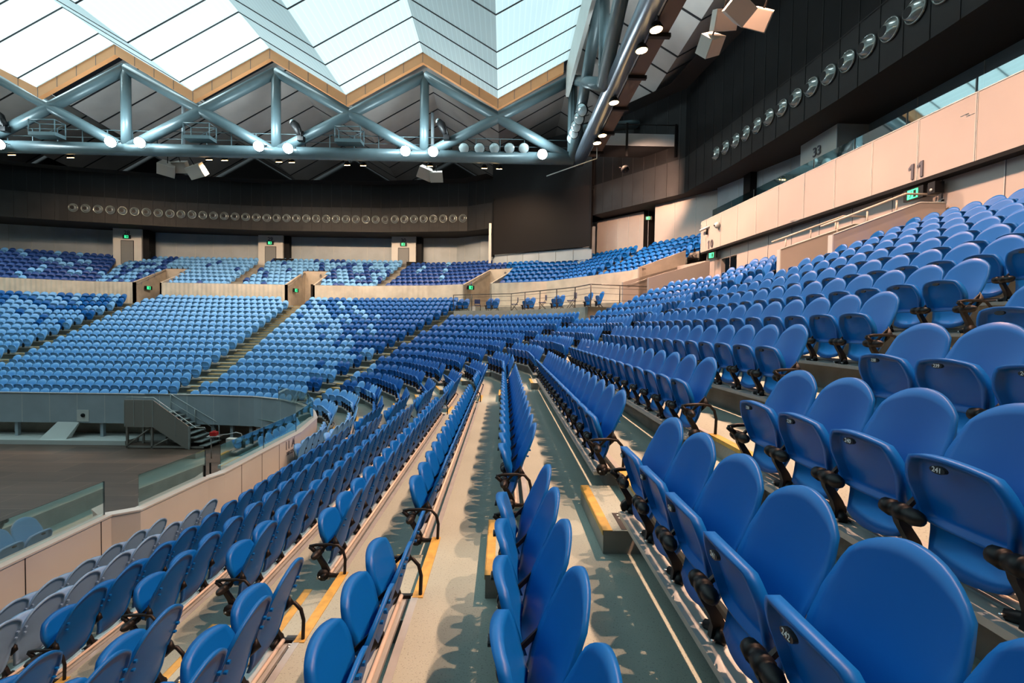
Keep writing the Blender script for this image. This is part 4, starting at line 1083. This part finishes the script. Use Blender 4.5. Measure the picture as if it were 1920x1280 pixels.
# walkway rail and cages on the far truss
b = MB(); b.tube([(-46, YT+.3, ZC+1.35), (XT, YT+.3, ZC+1.35)], .025, STEEL, 6); b.tube([(-46, YT+.3, ZC+.85), (XT, YT+.3, ZC+.85)], .018, STEEL, 6)
x = -45
while x < XT: b.box(x, x+.05, YT+.28, YT+.33, ZC+.4, ZC+1.35, STEEL); x += 1.65
tag(b.build('walkway_rail'), 'thin teal grey rail along the top of the far truss', 'railing')
for px_, lab in ((108, 'steel maintenance cage on the truss, left most'), (383, 'steel maintenance cage on the truss, middle'), (655, 'steel maintenance cage on the truss, right most')):
    X = (px_-944)/F*(YT-.6); o = empty('maintenance_cage', (X, YT-.5, ZC+.45)); tag(o, lab, 'cage', 'steel cages on the far truss')
    b = MB(); b.box(-.85, .85, -.5, .3, 0, .22, STEEL); b.build('floor_tray', o)
    b = MB()
    for sx in (-.83, .83):
        for sy in (-.48, .28): b.tube([(sx, sy, .2), (sx, sy, 1.0)], .035, STEEL, 6)
    for z in (1.0,):
        b.tube([(-.83, -.48, z), (.83, -.48, z), (.83, .28, z), (-.83, .28, z), (-.83, -.48, z)], .035, STEEL, 6)
    b.tube([(-.83, .28, .2), (.83, .28, 1)], .02, STEEL, 5); b.build('cage_frame', o)

# ------------------------------------------------------------------ lamps
def round_lamp(name, loc, aim, r, m_lens, label, cat, grp, depth=.32):
    o = bpy.data.objects.new(name, None); COL.objects.link(o); o.location = loc; o.empty_display_size = .2
    o.rotation_euler = (Vector(aim)-Vector(loc)).to_track_quat('-Z', 'Y').to_euler(); tag(o, label, cat, grp)
    b = MB(); b.tube([(0, 0, depth), (0, 0, depth*.7), (0, 0, .05), (0, 0, .0)], [r*.45, r*.75, r, r*1.04], DARK, 14, cap=True); b.build('housing', o)
    b = MB(); b.tube([(0, 0, -.015), (0, 0, -.03)], [r*.93, r*.9], m_lens, 16); b.build('lens', o)
    b = MB(); b.tube([(r*1.1, 0, .1), (r*1.1, 0, depth+.2), (-r*1.1, 0, depth+.2), (-r*1.1, 0, .1)], .02, DARK, 6); b.build('yoke', o)
    return o
FW_P = [(-2, 270), (207, 266), (262, 267), (485, 274), (540, 278), (760, 283), (812, 284), (1017, 289)]
for i, (px_, py_) in enumerate(FW_P):
    d = FW+RT*((px_-960)/F)+UP*((640-py_)/F); Y = YT-.9; loc = Vector((0, 0, CZ))+d*(Y/d.y)
    aim = (loc.x*.6-2, 4, CZ-3)
    o = round_lamp('flood_lamp', loc, aim, .34, LWHITE, f'bright white round flood lamp on the far truss, {ORD[i+1]} from the left', 'flood lamp', 'lit white flood lamps')
    l = bpy.data.lights.new('flood_light', 'POINT'); l.energy = 800; l.color = WHITE; l.shadow_soft_size = .3
    q = bpy.data.objects.new('flood_light', l); COL.objects.link(q); q.parent = o; q.location = o.rotation_euler.to_matrix().inverted() @ Vector((0, -.45, .85))
WP = [(22, 290), (132, 295), (392, 299), (421, 300), (523, 303), (547, 304), (651, 309), (681, 310), (806, 311), (908, 315), (936, 316)]
for i, (px_, py_) in enumerate(WP):
    d = FW+RT*((px_-960)/F)+UP*((640-py_)/F); Y = YT+.9; loc = Vector((0, 0, CZ))+d*(Y/d.y)
    o = round_lamp('warm_lamp', loc, (loc.x, Y+4.5, CZ), .21, LWARM, f'warm orange lamp under the far truss, {ORD[i+1]} from the left', 'lamp', 'lit warm lamps', .25)
    l = bpy.data.lights.new('warm_light', 'SPOT'); l.energy = 3000; l.color = (1, .66, .42); l.spot_size = math.radians(150); l.spot_blend = .6; l.shadow_soft_size = .18
    q = bpy.data.objects.new('warm_light', l); COL.objects.link(q); q.parent = o; q.location = (0, 0, -.25)
RL = [(XS+.35, 17.4), (XS+.20, 18.7), (XS+.12, 23.0), (XS+.38, 26.9), (XS+.30, 28.0), (XS+.30, 12.2), (XS+.20, 10.8), (XS+.30, 6.0), (XS+.20, 4.6), (XS+.30, 0), (XS+.20, -1.4), (XS+.30, -6)]
for i, (x, y) in enumerate(RL):
    loc = Vector((x, y, ZC-.62))
    o = round_lamp('warm_lamp', loc, (x+1.2, y, CZ-2), .24, LWARM, f'warm orange lamp under the side catwalk, {ORD[i+1]} of the row', 'lamp', 'lit warm lamps', .25)
    l = bpy.data.lights.new('warm_light', 'SPOT'); l.energy = [13500, 800][i % 2 if i > 4 else int(i in (1, 4))]; l.color = WARM; l.spot_size = math.radians(112); l.spot_blend = .5; l.shadow_soft_size = .10
    q = bpy.data.objects.new('warm_light', l); COL.objects.link(q); q.parent = o; q.location = (0, 0, -.25)
loc = Vector(((1166-944)/F*27, 27, CZ+(617-320)/F*27)); o = round_lamp('warm_lamp', loc, (8.8, 31.5, CZ+9.2), .22, LWARM, 'warm orange lamp hanging in front of the corner band', 'lamp', 'lit warm lamps', .25)
l = bpy.data.lights.new('warm_light', 'SPOT'); l.energy = 9000; l.color = WARM; l.spot_size = math.radians(90); l.spot_blend = .5; l.shadow_soft_size = .15
q = bpy.data.objects.new('warm_light', l); COL.objects.link(q); q.parent = o; q.location = (0, 0, -.25)
# unlit round lamps
for i, px_ in enumerate((870, 899, 927, 955, 982)):
    d = FW+RT*((px_-960)/F)+UP*((640-278)/F); Y = YT-.4; loc = Vector((0, 0, CZ))+d*(Y/d.y)
    round_lamp('round_flood', loc, (loc.x+1.5, 5, CZ+2), .36, LENS, f'unlit round flood lamp on the truss, {ORD[i+1]} of five', 'flood lamp', 'unlit flood lamps')
for i, (y, z) in enumerate(((31.3, 0), (30.4, .0), (29.4, 0), (28.3, 0), (27.2, 0))):
    round_lamp('round_flood', (XS-.75, y, ZC+.9+.0*i), (-12, 12, CZ), .36, LENS, f'unlit round flood lamp on the side truss, {ORD[i+1]} from the corner', 'flood lamp', 'unlit flood lamps')
round_lamp('round_flood', (XS-.62, 16.5, ZC+.95), (-6, 8, CZ), .30, LENS, 'single round lamp above the bright side tube', 'flood lamp', 'unlit flood lamps')
for y in (22, 14, 6, -2):  # bare lights without fixtures, added out of view to brighten the side roof
    lamp('SPOT', 'roof_fill_light', (XS+.3, y, ZC+.75), 1300, WHITE, tr2, (XS+2.2, y, ZR), spot_size=math.radians(160), spot_blend=.8, shadow_soft_size=.25)
# moving-head stage lights
for px_, py_, lab in ((556, 240, 'black moving head stage light above the truss, left'), (829, 238, 'black moving head stage light above the truss, right'), (0, 222, 'black moving head stage light at the left picture edge')):
    d = FW+RT*((px_-960)/F)+UP*((640-py_)/F); Y = YT-.5; loc = Vector((0, 0, CZ))+d*(Y/d.y); o = empty('stage_light', loc); tag(o, lab, 'stage light', 'black moving head lights')
    b = MB(); b.tube([(-.25, 0, .35), (-.05, 0, .15), (.25, 0, -.45)], [.22, .27, .20], BLACK, 12); b.build('head', o)
    b = MB(); b.tube([(-.27, 0, .37), (-.25, -.02, .355)], [.19, .19], LENS, 12); b.build('lens', o)
    b = MB(); b.box(.1, .5, -.2, .2, -.85, -.55, BLACK); b.tube([(.42, .22, -.6), (.3, .26, -.1)], .05, BLACK, 6); b.tube([(.42, -.22, -.6), (.3, -.26, -.1)], .05, BLACK, 6); b.build('base', o)
# hanging loudspeakers
def speaker(loc, rot, s, label, root=None):
    o = bpy.data.objects.new('hanging_speaker', None); COL.objects.link(o); o.location = loc; o.rotation_euler = rot; tag(o, label, 'loudspeaker', 'beige hanging loudspeakers'); o.empty_display_size = .2
    b = MB(); w, h, d = .5*s, .38*s, .34*s
    b.hexa([(-w, -d, -h), (w, -d, -h), (w*.7, d, -h), (-w*.7, d, -h), (-w, -d, h), (w, -d, h), (w*.7, d, h), (-w*.7, d, h)], SPKR); b.build('cabinet', o)
    b = MB(); b.box(-w*.94, w*.94, -d-.012, -d, -h*.92, h*.92, nmat('speaker_grille', (.42, .36, .31), .6) if 'speaker_grille' not in bpy.data.materials else bpy.data.materials['speaker_grille']); b.build('grille', o)
    b = MB(); b.tube([(0, 0, h), (0, 0, h+.45*s)], .025, DARK, 6); b.build('hanger', o)
def at(px_, py_, Y):
    d = FW+RT*((px_-960)/F)+UP*((640-py_)/F); return Vector((0, 0, CZ))+d*(Y/d.y)
for px_, py_, Y, rot, s, lab in (
    (314, 316, 33.5, (.7, .2, .4), 1.05, 'left box of the beige loudspeaker cluster under the truss'),
    (341, 313, 33.8, (.5, 0, 0), .95, 'middle box of the beige loudspeaker cluster under the truss'),
    (371, 320, 33.5, (.6, -.2, -.2), 1.1, 'right box of the beige loudspeaker cluster under the truss'),
    (797, 324, 32.0, (.6, .3, .3), .95, 'left box of the loudspeaker pair under the truss'),
    (820, 331, 32.0, (.5, 0, -.1), .85, 'right box of the loudspeaker pair under the truss'),
    (1330, 84, 13.0, (.75, -.45, .5), .62, 'lowest beige loudspeaker overhead, left of the cluster'),
    (1355, 38, 12.5, (.5, -.1, .1), .62, 'second beige loudspeaker of the overhead cluster'),
    (1384, 16, 11.6, (.75, .45, .35), .62, 'front beige loudspeaker of the overhead cluster'),
    (1424, 36, 12.4, (.55, .5, -.5), .62, 'right beige loudspeaker of the overhead cluster')):
    speaker(at(px_, py_, Y), rot, s, lab)
a1, a2 = at(1025, 330, 28.4), at(1119, 297, 29.35); b = MB(); b.tube([a1, a2, a2+Vector((0, 0, .9))], .03, WHITEP, 6); tag(b.build('thin_pole'), 'thin pale pole hanging at an angle from the service bridge', 'pole')
for px_, y0_, y1_, lab in ((344, 200, 276, 'pale vertical pipe behind the truss, left'), (811, 212, 285, 'pale vertical pipe behind the truss, right')):
    a1, a2 = at(px_, y0_, 34.5), at(px_, y1_, 34.5); b = MB(); b.tube([a1, a2], .12, WALLG, 8); tag(b.build('hanging_pipe'), lab, 'pipe')
